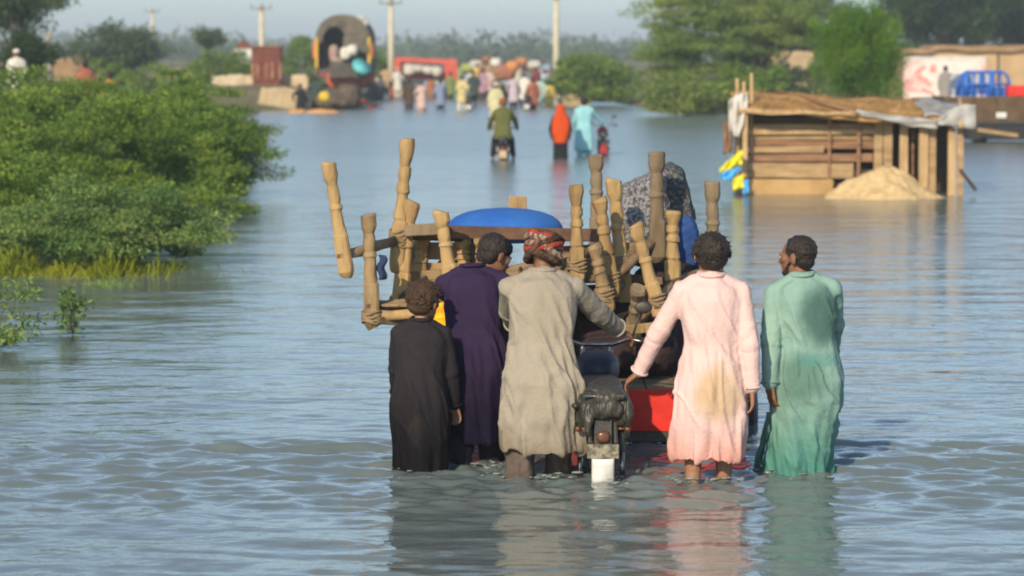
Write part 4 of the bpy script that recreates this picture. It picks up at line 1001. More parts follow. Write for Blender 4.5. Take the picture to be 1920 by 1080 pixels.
# ------------------------------------------------------------------ plank shed standing in the flood
SY = 49.0
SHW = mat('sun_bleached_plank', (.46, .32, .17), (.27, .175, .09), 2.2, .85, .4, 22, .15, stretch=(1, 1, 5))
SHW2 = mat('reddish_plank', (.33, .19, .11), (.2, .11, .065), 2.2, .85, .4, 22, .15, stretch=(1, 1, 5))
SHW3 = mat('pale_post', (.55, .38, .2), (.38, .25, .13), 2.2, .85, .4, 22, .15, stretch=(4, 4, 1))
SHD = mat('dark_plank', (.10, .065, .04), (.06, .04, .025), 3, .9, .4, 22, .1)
STRAW = mat('straw_thatch', (.50, .30, .11), (.33, .18, .065), 3.5, .95, .7, 18, .1)
TIN = mat('grey_sheet', (.40, .40, .39), (.27, .26, .24), 3, .55, .3, 8, .4)
sx0 = at(1392, 365, SY).x; sx1 = at(1815, 365, SY).x
shed = thing('wooden_shed', 'low plank stall with straw roof half sunk in the flood water', 'shed', ((sx0 + sx1) / 2, SY + .8, -DEP))
k = 0
for (xa, xb, ya, yb, dY, m) in ((1402, 1640, 219, 231, .42, SHD), (1402, 1640, 232, 243, .40, SHW), (1400, 1640, 243, 252, .33, SHW3), (1402, 1640, 253, 262, .42, SHW), (1402, 1640, 263, 273, .43, SHW2), (1402, 1545, 274, 287, .38, SHW), (1545, 1640, 271, 279, .38, SHW2), (1402, 1636, 289, 303, .36, SHW2), (1402, 1600, 305, 334, .33, SHW), (1600, 1640, 318, 336, .36, SHD)):  # topmost dark plank paints in the shadow under the roof edge
    a = at(xa, (ya + yb) / 2, SY + dY); b = at(xb, (ya + yb) / 2, SY + dY); h = (yb - ya) / F * SY
    q = rng(k).uniform(-.02, .02); k += 1
    MB().box(((a.x + b.x) / 2, SY + dY, a.z), (b.x - a.x, .03, h * .93), np.array(Matrix.Rotation(q * .35, 3, 'Y')), .012, k).build('plank', m, shed)
for (xa, xb, ya, yb, dY, m) in ((1637, 1655, 222, 366, .30, SHW), (1656, 1673, 224, 366, .31, SHW), (1685, 1703, 224, 366, .22, SHW3), (1722, 1740, 240, 368, .06, SHW3), (1741, 1755, 236, 368, .10, SHW), (1777, 1793, 240, 372, .0, SHW3), (1794, 1807, 238, 370, .04, SHW), (1392, 1402, 205, 372, .0, SHW3)):
    a = at(xa, yb, SY + dY); b = at(xb, ya, SY + dY)
    MB().box(((a.x + b.x) / 2, SY + dY, (b.z - .4) / 2), (b.x - a.x, .07 if m is SHW3 else .03, b.z + .4), None, .012, int(xa)).build('post', m, shed)
for (xa, dY) in ((1555, .30), (1610, .28)):
    a = at(xa, 250, SY + dY); MB().box((a.x, SY + dY, .75), (.05, .04, 1.2), None, .008, xa).build('batten', SHW2, shed)
# back and end walls
bw = SY + 1.75
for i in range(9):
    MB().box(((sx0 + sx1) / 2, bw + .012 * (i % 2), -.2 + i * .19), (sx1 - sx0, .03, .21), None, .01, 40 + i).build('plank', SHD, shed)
for (xx, nm) in ((sx0 + .02, 'end'), (sx1 - .9, 'end')):
    for i in range(8): MB().box((xx, SY + 1.05, -.15 + i * .195), (.03, 1.3, .18), None, .01, 60 + i).build('plank', SHW2, shed)
MB().box((at(1483, 350, SY).x, SY + .31, .0), (at(1566, 350, SY).x - at(1400, 350, SY).x, .12, .52), None, .015, 3).build('mud_plinth', mat('mud_plaster', (.50, .33, .15), (.40, .25, .11), 3, .95, .5, 14, .1), shed, bevel=.02)
MB().beam(at(1800, 318, SY + .05), at(1829, 356, SY - .35), .05, .04).build('brace', SHD, shed)
# roof: straw over poles, sagging, with an uneven front lip
zf = lambda u: 1.455 - .10 * u - .15 * u ** 2.2 + .03 * math.sin(u * 9) + .012 * math.sin(u * 31)
def roof_fn(u, v):
    x = sx0 - .08 + (sx1 - sx0 + .12) * u
    return (x, SY - .14 + 2.2 * v + .04 * math.sin(u * 40), zf(u) + .27 * math.sin(v * 1.6) * (1 - .2 * u) + .12 * v * u + .03 * math.sin(u * 23 + v * 7) * math.sin(v * 9))
mb = MB(); mb.sheet(roof_fn, 60, 16); o = mb.build('straw_roof', STRAW, shed, smooth=True); s = o.modifiers.new('s', 'SOLIDIFY'); s.thickness = .07; s.offset = -1
# loose straw on the roof
r = rng(91); P = []
for i in range(2600):
    u, v = r.rand(), r.rand() ** 1.4; p0 = np.array(roof_fn(u, v)) + (0, 0, .004); d = r.normal(size=3) * np.array([1, 1, .22]); d /= np.linalg.norm(d); b_ = np.cross(d, (0, 0, 1)); L_ = r.uniform(.06, .2); P += [p0, p0 + d * L_ * .5 + b_ * .008 + (0, 0, .015), p0 + d * L_, p0 + d * L_ * .5 - b_ * .008 + (0, 0, .015)]
o = link('loose_straw', quad_mesh('loose_straw', np.array(P), np.arange(len(P)).reshape(-1, 4)), mat('straw', (.55, .36, .15), (.38, .22, .09), 3, .9, island=.35), None); o.parent = shed; o.data.transform(Matrix.Translation(-shed.location)); o['kind'] = 'stuff'
def strip(name, px0, px1, top, bot, dY, m, parent, cr=.02, seed=0, nu=24, nv=6, thick=.012):
    """crumpled hanging sheet between two edges given as lists of photo rows"""
    mb = MB()
    def fn(u, v):
        ty = np.interp(u, np.linspace(0, 1, len(top)), top); by = np.interp(u, np.linspace(0, 1, len(bot)), bot)
        p_ = at(px0 + (px1 - px0) * u, ty + (by - ty) * v, SY + dY)
        return p_ + Vector((0, cr * (math.sin(u * 17 + seed) + math.sin(v * 7 + u * 9 + seed)), .3 * cr * math.sin(u * 23 + seed)))
    mb.sheet(fn, nu, nv); o = mb.build(name, m, parent, smooth=True); s = o.modifiers.new('s', 'SOLIDIFY'); s.thickness = thick
    return o
strip('roof_edging', 1398, 1606, [204, 207, 206, 211, 209], [212, 216, 213, 217, 216], -.22, SHW3, shed, .012, 1)
strip('tin_sheet', 1606, 1758, [206, 214, 219, 226], [215, 224, 238, 241], -.20, TIN, shed, .02, 2)
strip('tin_sheet', 1758, 1830, [224, 205, 195, 196], [234, 236, 240, 243], -.23, TIN, shed, .012, 3)
mb = MB(); mb.sheet(lambda u, v: Vector(roof_fn(.80 + .2 * u, .05 + .75 * v)) + Vector((0, 0, .03 + .02 * math.sin(u * 9 + v * 5))), 12, 10); o = mb.build('tin_sheet', TIN, shed, smooth=True); s = o.modifiers.new('s', 'SOLIDIFY'); s.thickness = .01
MB().tube([at(1453, 170, SY + 1.6), at(1530, 190, SY + .7), at(1612, 212, SY - .2)], .028, 8).build('roof_pole', SHW2, shed, smooth=True)
MB().tube([at(1800, 185, SY + .1), at(1802, 240, SY - .28)], .04, 8).build('roof_pole', SHW3, shed, smooth=True)
strip('white_sheet', 1366, 1402, [188, 176, 174], [250, 258, 214], -.05, mat('white_sheet_cloth', (.62, .61, .57), (.5, .47, .42), 5, .85, .3, 14, .1), shed, .04, 5)
strip('sacking', 1356, 1374, [228, 226], [290, 284], .1, SHW2, shed, .03, 6)
for (px, y0, y1, q) in ((1382, 147, 235, 0), (1395, 153, 235, .1), (1409, 137, 235, .05)):
    a = at(px, y0, SY + .35 + q); MB().tube([(a.x, a.y, a.z), (a.x + .03, a.y, -.3)], .03, 7).build('corner_pole', SHW3, shed, smooth=True)
# plastic bag caught on the corner
YB = mat('yellow_plastic', (.72, .68, .02), (.6, .55, .03), 6, .45, .2, 20, .4); BB = mat('sky_blue_plastic', (.05, .33, .75), (.07, .4, .8), 6, .45, .2, 20, .4)
c = at(1375, 320, SY - .3); bagt = thing('plastic_sack', 'yellow and blue plastic sack hanging at the corner of the plank shed', 'sack', c)
strip('yellow_half', 1349, 1392, [318, 296, 280], [328, 316, 308], -.32, YB, bagt, .04, 7, 14, 8)
strip('blue_half', 1352, 1390, [323, 318, 312], [336, 338, 316], -.34, BB, bagt, .03, 8, 14, 6)
strip('torn_strip', 1374, 1396, [334, 326], [358, 352], -.3, YB, bagt, .03, 9, 8, 6)
strip('torn_strip', 1393, 1404, [338, 336], [366, 362], -.31, BB, bagt, .02, 10, 8, 6)
# heap in front of the shed
hc = at(1655, 370, 48.1); hc.z = 0
def heap_fn(u, v):
    a = u * 2 * math.pi; rr = v; n_ = .20 * math.sin(a * 2 + 1) + .10 * math.sin(a * 5 + 2) + .05 * math.sin(a * 13)
    x = math.cos(a) * rr * (1.02 + n_ * .6); y = math.sin(a) * rr * .7
    z = .66 * max(0, 1 - rr) ** .85 * (1 + .2 * math.sin(a * 3 + rr * 7) * rr + .12 * math.sin(a * 8 - rr * 11) * rr) - .09 + .022 * math.sin(a * 17 + rr * 30) * math.sin(a * 7 - rr * 23)
    if rr < .12: z -= .05 * (1 - rr / .12)
    return (hc.x + (.1 - .25 * rr) * (1 - rr) + x, hc.y + y, z)
mb = MB(); mb.sheet(heap_fn, 80, 24); mb.build('straw_heap', mat('chaff', (.60, .45, .24), (.46, .32, .16), 9, .95, .9, 14, .1), None, smooth=True, label='conical heap of pale chaff lying in front of the plank shed', category='heap')

# ------------------------------------------------------------------ far side: walls, kiosk, truck, trailers
MUD = mat('mud_wall', (.46, .36, .22), (.34, .25, .15), 1.6, .95, .5, 6, .1)
MUDP = mat('pale_mud_wall', (.56, .48, .34), (.42, .34, .22), 1.4, .95, .4, 6, .1)
MUDB = mat('mud_roof_edge', (.34, .23, .13), (.24, .15, .08), 2, .95, .5, 8, .1)
def wall(name, label, cat, tops, Y, thick, m, zb=-.3, seed=0):
    """earth wall: top profile from photo points, real thickness, worn edges"""
    r = rng(seed); pts = [at(px, py, Y) for px, py in tops]
    xs = np.linspace(pts[0].x, pts[-1].x, 36); zs = np.interp(xs, [p_.x for p_ in pts], [p_.z for p_ in pts]) + r.normal(size=36) * .025
    V = []; 
    for x, z in zip(xs, zs):
        for (dy, f) in ((0, 0), (-.02, .5), (.0, .93), (.05, 1), (thick - .05, 1), (thick, .93), (thick, 0)): V.append((x + r.normal() * .006, Y + dy + r.normal() * .012, zb + (z - zb) * f))
    Q = []
    for i in range(35):
        for j in range(6): a = i * 7 + j; Q.append((a, a + 7, a + 8, a + 1))
    Q += [tuple(range(7)), tuple(35 * 7 + j for j in range(6, -1, -1))]
    mb = MB(); mb.add(V, Q); o = mb.build(name, m, None)
    if label: o['label'] = label; o['category'] = cat
    return o
wall('mud_wall', 'long pale broken mud wall behind the green thicket', 'wall', [(398, 143), (455, 139), (472, 143), (505, 137), (536, 142), (574, 138), (577, 146)], 134, .5, MUDP, seed=1)
wall('ruined_wall', 'low ruined wall stub sloping down to the water before the pale mud wall', 'wall', [(455, 198), (484, 191), (488, 166), (530, 163), (574, 169), (578, 184)], 119, .6, MUD, seed=2)
wall('earth_wall', 'far straight yellow earth embankment beyond the thicket', 'embankment', [(285, 126), (340, 130), (400, 134), (420, 138)], 160, 1.0, MUD, seed=3)
wall('mud_wall', 'mud wall seen between the dense acacia and the bright green tree', 'wall', [(1428, 99), (1470, 96), (1525, 97)], 140, .5, MUD, seed=4)
wall('mud_block', 'low tan mud ridge at the water edge behind the couple wading', 'ridge', [(1055, 184), (1062, 177), (1098, 175), (1108, 182)], 127, .8, MUD, seed=5)
wall('earth_wall', 'short grey earth wall at the picture edge under the dark corner tree', 'wall', [(95, 112), (150, 106), (250, 106)], 150, .6, MUDB, seed=6)
# orange spoil at the water edge
for i, (px, w, lb) in enumerate(((605, .75, 'long low heap of orange sand at the water edge near the truck'), (560, .45, 'smaller orange sand patch beside the ruined wall stub'))):
    c = at(px, 216, 113); mb = MB(); mb.ell((c.x, 113, -.05), (w, .5, .2), e=.9)
    o = link('sand_heap', lumpy(mb, .05, .03, 5, i), mat('orange_sand', (.62, .33, .12), (.5, .25, .09), 5, .95, .5, 14, .1), None, True); o['label'] = lb; o['category'] = 'sand heap'
# kiosk
c = at(499, 150, 133); c.z = .3
RUST = mat('rusty_tin', (.20, .06, .035), (.10, .035, .025), 3, .8, .4, 10, .2)
RUSTL = mat('pale_rust_board', (.42, .22, .13), (.2, .07, .045), 4, .85, .3, 10, .2)
kz = lambda py: at(499, py, 133).z
kiosk = thing('kiosk', 'small rust red tin kiosk standing behind the pale mud wall', 'kiosk', c)
MB().box((c.x, 133.6, (kz(88) + kz(120)) / 2), (1.36, 1.2, kz(88) - kz(120)), None, .02).build('upper_panel', RUST, kiosk)
MB().box((c.x, 133.62, (kz(120) + .2) / 2), (1.26, 1.1, kz(120) - .2)).build('body', RUST, kiosk)
MB().box((c.x, 133.58, kz(87)), (1.5, 1.4, .06)).build('roof', RUSTL, kiosk)
for i, px in enumerate((474, 483, 500, 511, 525)): a = at(px, 130, 133); MB().box((a.x, 132.98, kz(133)), (.11 + .06 * (i % 2), .05, .75)).build('board', RUSTL, kiosk)
c = at(456, 100, 170); hut = thing('hut', 'tiny white pointed hut beyond the rusty kiosk', 'hut', (c.x, 170, .3))
z0 = at(456, 104, 170).z; z1 = at(456, 92, 170).z; z2 = at(456, 74, 170).z
MB().box((c.x, 170.6, (.2 + z1) / 2), (1.0, 1.2, z1 - .2)).build('wall', WHITEP, hut)
MB().tube([(c.x, 170.6, z1), (c.x, 170.6, z2)], [.75, .05], 4, True, None, 0).build('roof', RUST, hut)
# covered truck seen from behind
TY = 131.5
tx = at(643, 100, TY).x; tz = lambda py: at(643, py, TY).z
CANV = mat('grey_brown_canvas', (.155, .135, .105), (.10, .085, .065), 2.2, .95, .4, 8, .1)
TRY = mat('yellow_truck_paint', (.62, .40, .04), (.5, .3, .03), 3, .6, .1, 10, .3); TRO = mat('orange_truck_paint', (.60, .16, .06), (.5, .1, .05), 3, .6, .1, 10, .3)
truck = thing('truck', 'big truck with arched grey canvas cover seen from behind, its dark load space open', 'truck', (tx, TY + 3, -.1))
hw = 1.27; zb = tz(128); zs = tz(78); zt = tz(27)
def arch(u, rad=1.0, e=2.25):
    a = math.pi * (1 - u); ca, sa = math.cos(a), math.sin(a); k_ = 1 / ((abs(ca) ** e + abs(sa) ** e) ** (1 / e))
    return (tx + ca * k_ * hw * rad, zs + sa * k_ * (zt - zs) * rad)
mb = MB(); mb.sheet(lambda u, v: (arch(u)[0], TY + 5.2 * v, arch(u)[1] - .05 * abs(math.sin(v * 12))), 24, 14); o = mb.build('canopy', CANV, truck, smooth=True); s = o.modifiers.new('s', 'SOLIDIFY'); s.thickness = .05
# rear flap: closes the upper rim and the right-hand side
mb = MB()
def flap(u, v):
    x, z = arch(u)
    ea = math.pi * (1 - u); xi = at(627, 100, TY).x + math.cos(ea) * .56; zi = zs - .1 + math.sin(ea) * .78
    return (x + (xi - x) * v, TY - .03 + .04 * math.sin(u * 21) * v, z + (zi - z) * v)
mb.sheet(flap, 26, 6); o = mb.build('rear_flap', CANV, truck, smooth=True); s = o.modifiers.new('s', 'SOLIDIFY'); s.thickness = .03
mb = MB(); mb.sheet(lambda u, v: (tx + .02 + (hw - .06) * u, TY - .06 + .03 * math.sin(u * 14 + v * 4), zs + .25 - (.55 + .28 * u) * v), 10, 6); o = mb.build('rear_flap', CANV, truck, smooth=True); s = o.modifiers.new('s', 'SOLIDIFY'); s.thickness = .03
for sx in (-1, 1):
    MB().box((tx + sx * (hw - .03), TY + 2.6, (zb + zs) / 2), (.06, 5.2, zs - zb + .5)).build('side_wall', CANV if sx > 0 else TRO, truck)
    MB().box((tx + sx * (hw - .06), TY - .04, (zb + zs) / 2 + .1), (.14, .1, zs - zb + .2)).build('corner_post', TRY, truck, bevel=.02)
    MB().box((tx + sx * (hw + .06), TY + .05, (zb + zs) / 2 + .2), (.13, .08, .7)).build('side_panel', TRO, truck, bevel=.02)
    for wyy in (1.0, 4.3, 7.4):
        MB().tube([(tx + sx * .95, TY + wyy, .42), (tx + sx * 1.22, TY + wyy, .42)], [.5, .5], 18).build('wheel', BLACK, truck, smooth=False, bevel=.04)
    MB().box((tx + sx * .95, TY - .08, zb - .28), (.2, .06, .14)).build('tail_light', REDL, truck)
MB().box((tx, TY + 2.6, zb - .12), (2.5, 5.2, .2)).build('load_floor', DARKM, truck)
MB().box((tx + .25, TY - .05, zb - .05), (1.75, .07, .75)).build('tailgate', mat('dark_tailgate', (.10, .085, .07), (.05, .045, .04), 3, .7, .2, 10, .3), truck, bevel=.02)
mb = MB(); mb.loft([((tx, TY + 5.2 + q, zs), (1, 0, 0), (0, 0, 1), hw * .97, (zt - zs) * .97) for q in (0, .06)], 28, 2.25); mb.box((tx, TY + 5.23, (zb + zs) / 2), (2.4, .062, zs - zb)); mb.build('headboard', DARKM, truck)
MB().box((tx, TY + 6.8, 1.7), (2.3, 1.8, 2.2)).build('cab', TRO, truck, bevel=.15)
MB().box((tx, TY + .3, .62), (2.2, .3, .2)).build('rear_bumper', DARKM, truck)
SACK = mat('white_sacking', (.66, .64, .58), (.5, .47, .42), 4, .9, .3, 12, .1)
pile('sack', 'white sack lying on top of the truck canvas', 'sack', [(672, 36, TY + .8, .33, .4, .13), (684, 44, TY + .8, .2, .35, .14)], SACK, .05, .03, 6, 2)
pile('sack', 'white bundle inside the open truck load space', 'sack', [(648, 100, TY - .3, .27, .24, .3), (660, 94, TY - .3, .26, .24, .27)], SACK, .05, .03, 6, 3)
pile('bundle', 'pinkish cloth bundles stacked at the dark truck opening', 'bundle', [(626, 100, TY + .5, .25, .3, .4), (633, 118, TY + .2, .32, .3, .25)], mat('pink_bundle', (.38, .22, .2), (.3, .25, .2), 3, .9, .3, 12, .1), .05, .03, 6, 4)
c = at(677, 127, TY - .3); mb = MB(); R_ = np.array(Matrix.Rotation(.75, 3, 'X') @ Matrix.Rotation(.35, 3, 'Y')); mb.tube([c + Vector(R_ @ np.array((0, 0, z))) for z in (-.12, -.1, .02, .14)], [.25, .36, .42, .46], 20); mb.build('plastic_tub', mat('turquoise_plastic', (.10, .42, .46), (.12, .48, .5), 4, .5), None, smooth=True, label='turquoise plastic tub tied to the truck tailgate', category='tub')
# red trailer with sacks
RDO = mat('orange_red_paint', (.55, .10, .055), (.45, .07, .045), 3, .6, .1, 10, .3)
rt_ = thing('trailer', 'orange red farm trailer loaded with white sacks behind the wading crowd', 'trailer', at(797, 150, 150))
a = at(742, 111, 150); b = at(856, 116, 150); zl = at(800, 150, 150).z
mb = MB(); mb.beam((a.x, 150, a.z), (b.x, 149.6, b.z), .1, .24); mb.build('top_rail', RDO, rt_)
MB().box((a.x, 150, (a.z + zl) / 2 - .1), (.5, .1, a.z - zl)).build('front_board', RDO, rt_)
MB().box((b.x - .25, 149.5, (b.z + zl) / 2 - .1), (.62, .1, b.z - zl)).build('tail_board', RDO, rt_)
MB().box(((a.x + b.x) / 2, 151.6, (a.z + zl) / 2), (b.x - a.x, .1, a.z - zl)).build('far_side', RDO, rt_)
MB().box(((a.x + b.x) / 2, 150.7, zl), (b.x - a.x, 1.8, .12)).build('floor', DARKM, rt_)
for xx in (.25, .75): MB().tube([(a.x + (b.x - a.x) * xx, 149.8, .25), (a.x + (b.x - a.x) * xx, 150.05, .25)], .42, 16).build('wheel', BLACK, rt_)
for i, (px, py) in enumerate(((768, 128), (785, 123), (803, 127), (820, 130))):
    pile('sack', ['greyish white sack at the front end of the red trailer', 'bulging white sack second from the front on the red trailer', 'white sack in the middle of the red trailer load', 'cream sack next to the tail board of the red trailer'][i], 'sack', [(px, py, 150.4, .34, .35, .4)], SACK, .06, .03, 5, 20 + i)
# cart of household goods
STR2 = mat('brown_hay', (.30, .18, .09), (.2, .12, .06), 4, .95, .6, 12, .1)
c = at(925, 150, 145); hcart = thing('loaded_cart', 'cart piled with brown household goods in the far crowd', 'cart', (c.x, 145, -.1))
for (px, py, rx, rz, m, n) in ((920, 137, .7, .5, STR2, 'goods_pile'), (945, 135, .6, .45, mat('brick_red_cloth', (.36, .16, .10), (.26, .1, .07), 4, .9), 'goods_bundle'), (929, 117, .3, .25, SACK, 'goods_sack'), (961, 124, .36, .3, mat('orange_cloth', (.62, .26, .09), (.5, .2, .07), 4, .9), 'goods_cloth')):
    p_ = at(px, py, 145.5); mb = MB(); mb.ell(p_, (rx, .5, rz), e=.8); me = lumpy(mb, .06, .05, 4, int(px)); link(n, me, m, hcart, True)
MB().box((c.x, 145.5, .75), (2.2, 1.5, .12)).build('bed', PLANK, hcart)
for xx in (-.7, .7): MB().tube([(c.x + xx, 144.7, .3), (c.x + xx, 144.9, .3)], .45, 16).build('wheel', BLACK, hcart)
# trolley with a blue frame at the picture edge
VY = 76.5
vx = lambda px: at(px, 200, VY).x; vz = lambda py: at(1860, py, VY).z
trl = thing('tractor_trolley', 'muddy brown trolley with a blue tube frame at the picture edge', 'trolley', (vx(1910), VY + 1, -DEP))
BRN = mat('muddy_brown_boards', (.14, .095, .055), (.09, .06, .035), 3, .9, .4, 10, .1)
MB().box((vx(1925), VY + .05, (vz(182) + vz(228)) / 2), (vx(2080) - vx(1772), .08, vz(182) - vz(228)), None, .01).build('tail_board', BRN, trl, bevel=.01)
MB().box((vx(1925), VY + 1.3, vz(226)), (vx(2080) - vx(1775), 2.4, .1)).build('floor', BRN, trl)
for px in (1775, 2075): MB().box((vx(px), VY + 1.3, (vz(182) + vz(228)) / 2), (.08, 2.4, vz(182) - vz(228))).build('side_board', BRN, trl)
for k in range(7): MB().box((vx(1785 + k * 42), VY - .01, (vz(182) + vz(228)) / 2), (.06, .05, vz(182) - vz(228) + .02)).build('stake', BRN, trl)
MB().box((vx(1930), VY + .9, vz(248)), (vx(2060) - vx(1836), 1.5, .42)).build('underside_shadow', BLACK, trl)  # black block fills in the shadow under the trolley
for px in (1850, 2040): MB().tube([(vx(px) - .14, VY + 1.1, .0), (vx(px) + .14, VY + 1.1, .0)], .42, 18).build('wheel', BLACK, trl, bevel=.04)
MB().box((vx(1877), VY - .05, vz(216)), (.27, .04, .15)).build('number_plate', WHITEP, trl)
BLF = mat('blue_frame_paint', (.02, .14, .55), (.02, .1, .42), 4, .5, .1, 10, .4)
fr = [(1792, 180), (1803, 140), (1812, 135), (1880, 135), (1888, 142), (1899, 180)]
for dY in (1.5, 2.4): MB().tube([at(px, py, VY + dY) for px, py in fr], .045, 8).build('tube_frame', BLF, trl, smooth=True)
for px in (1812, 1826, 1842, 1860, 1876): MB().tube([at(px, 136, VY + 1.52), at(px - 1, 181, VY + 1.52)], .03 + .05 * (px in (1812, 1860)), 8).build('frame_bar', BLF, trl, smooth=True)
MB().tube([at(1800, 158, VY + 1.5), at(1892, 158, VY + 1.5)], .035, 8).build('frame_bar', BLF, trl, smooth=True)
for (p0_, p1_, y0_, y1_) in ((1796, 1832, 161, 181), (1848, 1896, 163, 181), (1836, 1848, 140, 178)):
    a = at(p0_, y1_, VY + 1.56); b = at(p1_, y0_, VY + 1.56); MB().box(((a.x + b.x) / 2, VY + 1.6, (a.z + b.z) / 2), (b.x - a.x, .05, b.z - a.z)).build('panel', BLF, trl, bevel=.01)
for px in (1812, 1880): MB().tube([at(px, 135, VY + 1.5), at(px, 135, VY + 2.4)], .04, 8).build('frame_bar', BLF, trl, smooth=True)
MB().box((vx(1925), VY + 1.4, vz(172)), (.62, .5, .3)).build('fuel_box', RED, trl, bevel=.03)
MB().box((vx(1846), VY + 2.3, vz(160)), (vx(1886) - vx(1806), .05, vz(140) - vz(181))).build('cab_back', mat('pale_cab_back', (.45, .47, .48), (.10, .14, .25), 3, .7, .1, 10, .2, contrast=(.45, .55)), trl)
MB().beam(at(1833, 243, VY - .3), at(1909, 254, VY - .6), .05, .09).build('wooden_plank', SHW, None, label='loose plank sticking out below the brown trolley', category='plank')
# house with a painted front
HY = 124.0
hx0 = at(1694, 150, HY).x; hx1 = at(2160, 150, HY).x; hz = lambda py: at(1800, py, HY).z
house = thing('mud_brick_house', 'flat roofed mud brick house with a faded pink and white painted front', 'house', ((hx0 + hx1) / 2, HY + 2.5, 0))
HW = mat('ochre_mud_plaster', (.50, .35, .20), (.40, .27, .15), 1.2, .95, .4, 6, .1)
MB().box(((hx0 + hx1) / 2, HY + 2.6, (hz(98) - .2) / 2), (hx1 - hx0, 5, hz(98) + .2)).build('wall', HW, house)
px_, pz_ = hx1 - hx0, hz(98)
mb = MB(); r = rng(5)
mb.sheet(lambda u, v: (hx0 - .15 + (px_ + .3) * u, HY - .05 + 5.3 * v, hz(98) + .10 + (.16 * (u > .12)) + .03 * math.sin(u * 40) + .05 * math.sin(u * 13 + v * 9)), 60, 6); o = mb.build('roof', MUDB, house, smooth=True); s = o.modifiers.new('s', 'SOLIDIFY'); s.thickness = .25
PK = mat('faded_painted_plaster', (.72, .66, .62), (.62, .30, .28), 1.35, .85, .2, 10, .15, contrast=(.47, .66))
MB().box((at(1772, 150, HY).x, HY + .085, (hz(107) + hz(187)) / 2), (at(1850, 150, HY).x - at(1696, 150, HY).x, .05, hz(107) - hz(187))).build('painted_panel', PK, house)
MB().box((at(1772, 150, HY).x, HY + .05, hz(109)), (at(1850, 150, HY).x - at(1696, 150, HY).x, .05, .13)).build('panel_edge', WHITEP, house)
MB().box((at(1872, 120, HY).x, HY + .06, (hz(100) + .1) / 2), (.07, .1, hz(100) - .1)).build('rain_pipe', DARKM, house)
LET = mat('faded_red_lettering', (.62, .20, .18), (.66, .42, .38), 5, .85)
r = rng(8)
for i, (px, py, w, h, q) in enumerate(((1722, 135, 34, 7, -.7), (1735, 152, 30, 8, .6), (1712, 168, 22, 6, .1), (1750, 128, 10, 14, .1), (1768, 146, 20, 5, -.4), (1740, 172, 26, 6, .3), (1790, 166, 18, 6, -.2))):
    p_ = at(px, py, HY); MB().box((p_.x, HY + .055, p_.z), (w / F * HY, .012, h / F * HY), np.array(Matrix.Rotation(q, 3, 'Y')), .04, i).build('painted_stroke', LET, house)
# utility poles
PGREY = mat('hazed_pole_arm', (.26, .26, .25), (.2, .2, .19), 3, .9)  # arm grey lightened, haze put into the colour
CONC = mat('pale_concrete_pole', (.55, .50, .38), (.46, .41, .31), 3, .9, .1, 10, .2)
for i, (px, ytop, Y, arm, lb) in enumerate(((490, 8, 165, 1, 'pale utility pole with crossarm behind the rusty kiosk'), (733, -3, 150, 1, 'pale utility pole with crossarm just beside the covered truck'), (1043, -14, 145, 1, 'utility pole rising behind the rounded tree at the water edge'), (286, 16, 240, 1, 'thin distant utility pole above the broad flat crowned tree'))):
    p_ = at(px, ytop, Y); up_ = thing('utility_pole', lb, 'utility pole', (p_.x, Y, -.1), 0, 'utility poles along the flooded road')
    w = 6.0 / F * 150
    MB().tube([(p_.x, Y, -.3), (p_.x, Y, p_.z)], [w * 1.15, w * .85], 10).build('pole', CONC, up_, smooth=True)
    MB().box((p_.x, Y - w - .05, p_.z - .25), (1.25, .1, .10)).build('crossarm', PGREY, up_)
    for dx in (-.55, 0, .55): MB().tube([(p_.x + dx, Y - w - .05, p_.z - .19), (p_.x + dx, Y - w - .05, p_.z + .03)], [.05, .035], 8).build('insulator', PGREY, up_)
p_ = at(92, 58, 130); MB().tube([(p_.x, 130, -.2), (p_.x, 130, p_.z)], [.2, .15], 10).build('broken_post', mat('grey_post', (.34, .31, .26), (.26, .23, .19), 3, .9, .1, 10, .2), None, smooth=True, label='short thick grey post beside the dark corner tree', category='post')

# ------------------------------------------------------------------ people further off
C_ = lambda n, c: cloth(n, c, .8, scale=4)
K_OL = C_('olive_shirt', (.125, .135, .045)); K_CY = C_('cyan_kurta', (.30, .60, .66)); K_WH = C_('white_kurta', (.66, .63, .56)); K_YE = C_('yellow_cream_kurta', (.62, .50, .24)); K_PP = C_('pale_pink_kurta', (.58, .42, .37))
K_BR = C_('dark_brown_kurta', (.085, .055, .04)); K_BL = C_('grey_blue_kurta', (.22, .27, .40)); K_TN = C_('tan_kurta', (.42, .29, .17)); K_GR = C_('dark_green_kurta', (.045, .07, .06)); K_BK = C_('black_cloth', (.02, .02, .023)); K_RD = C_('brick_kurta', (.36, .12, .08)); K_PY = C_('pale_yellow_kurta', (.58, .54, .32)); K_MX = C_('lilac_kurta', (.50, .42, .48)); K_SB = C_('steel_blue_kurta', (.20, .28, .36)); K_YL = C_('yellow_shawl', (.66, .48, .10)); K_AQ = C_('pale_aqua_kurta', (.42, .56, .50))
DRED = mat('dark_red_paint', (.22, .012, .012), (.15, .01, .01), 4, .4)
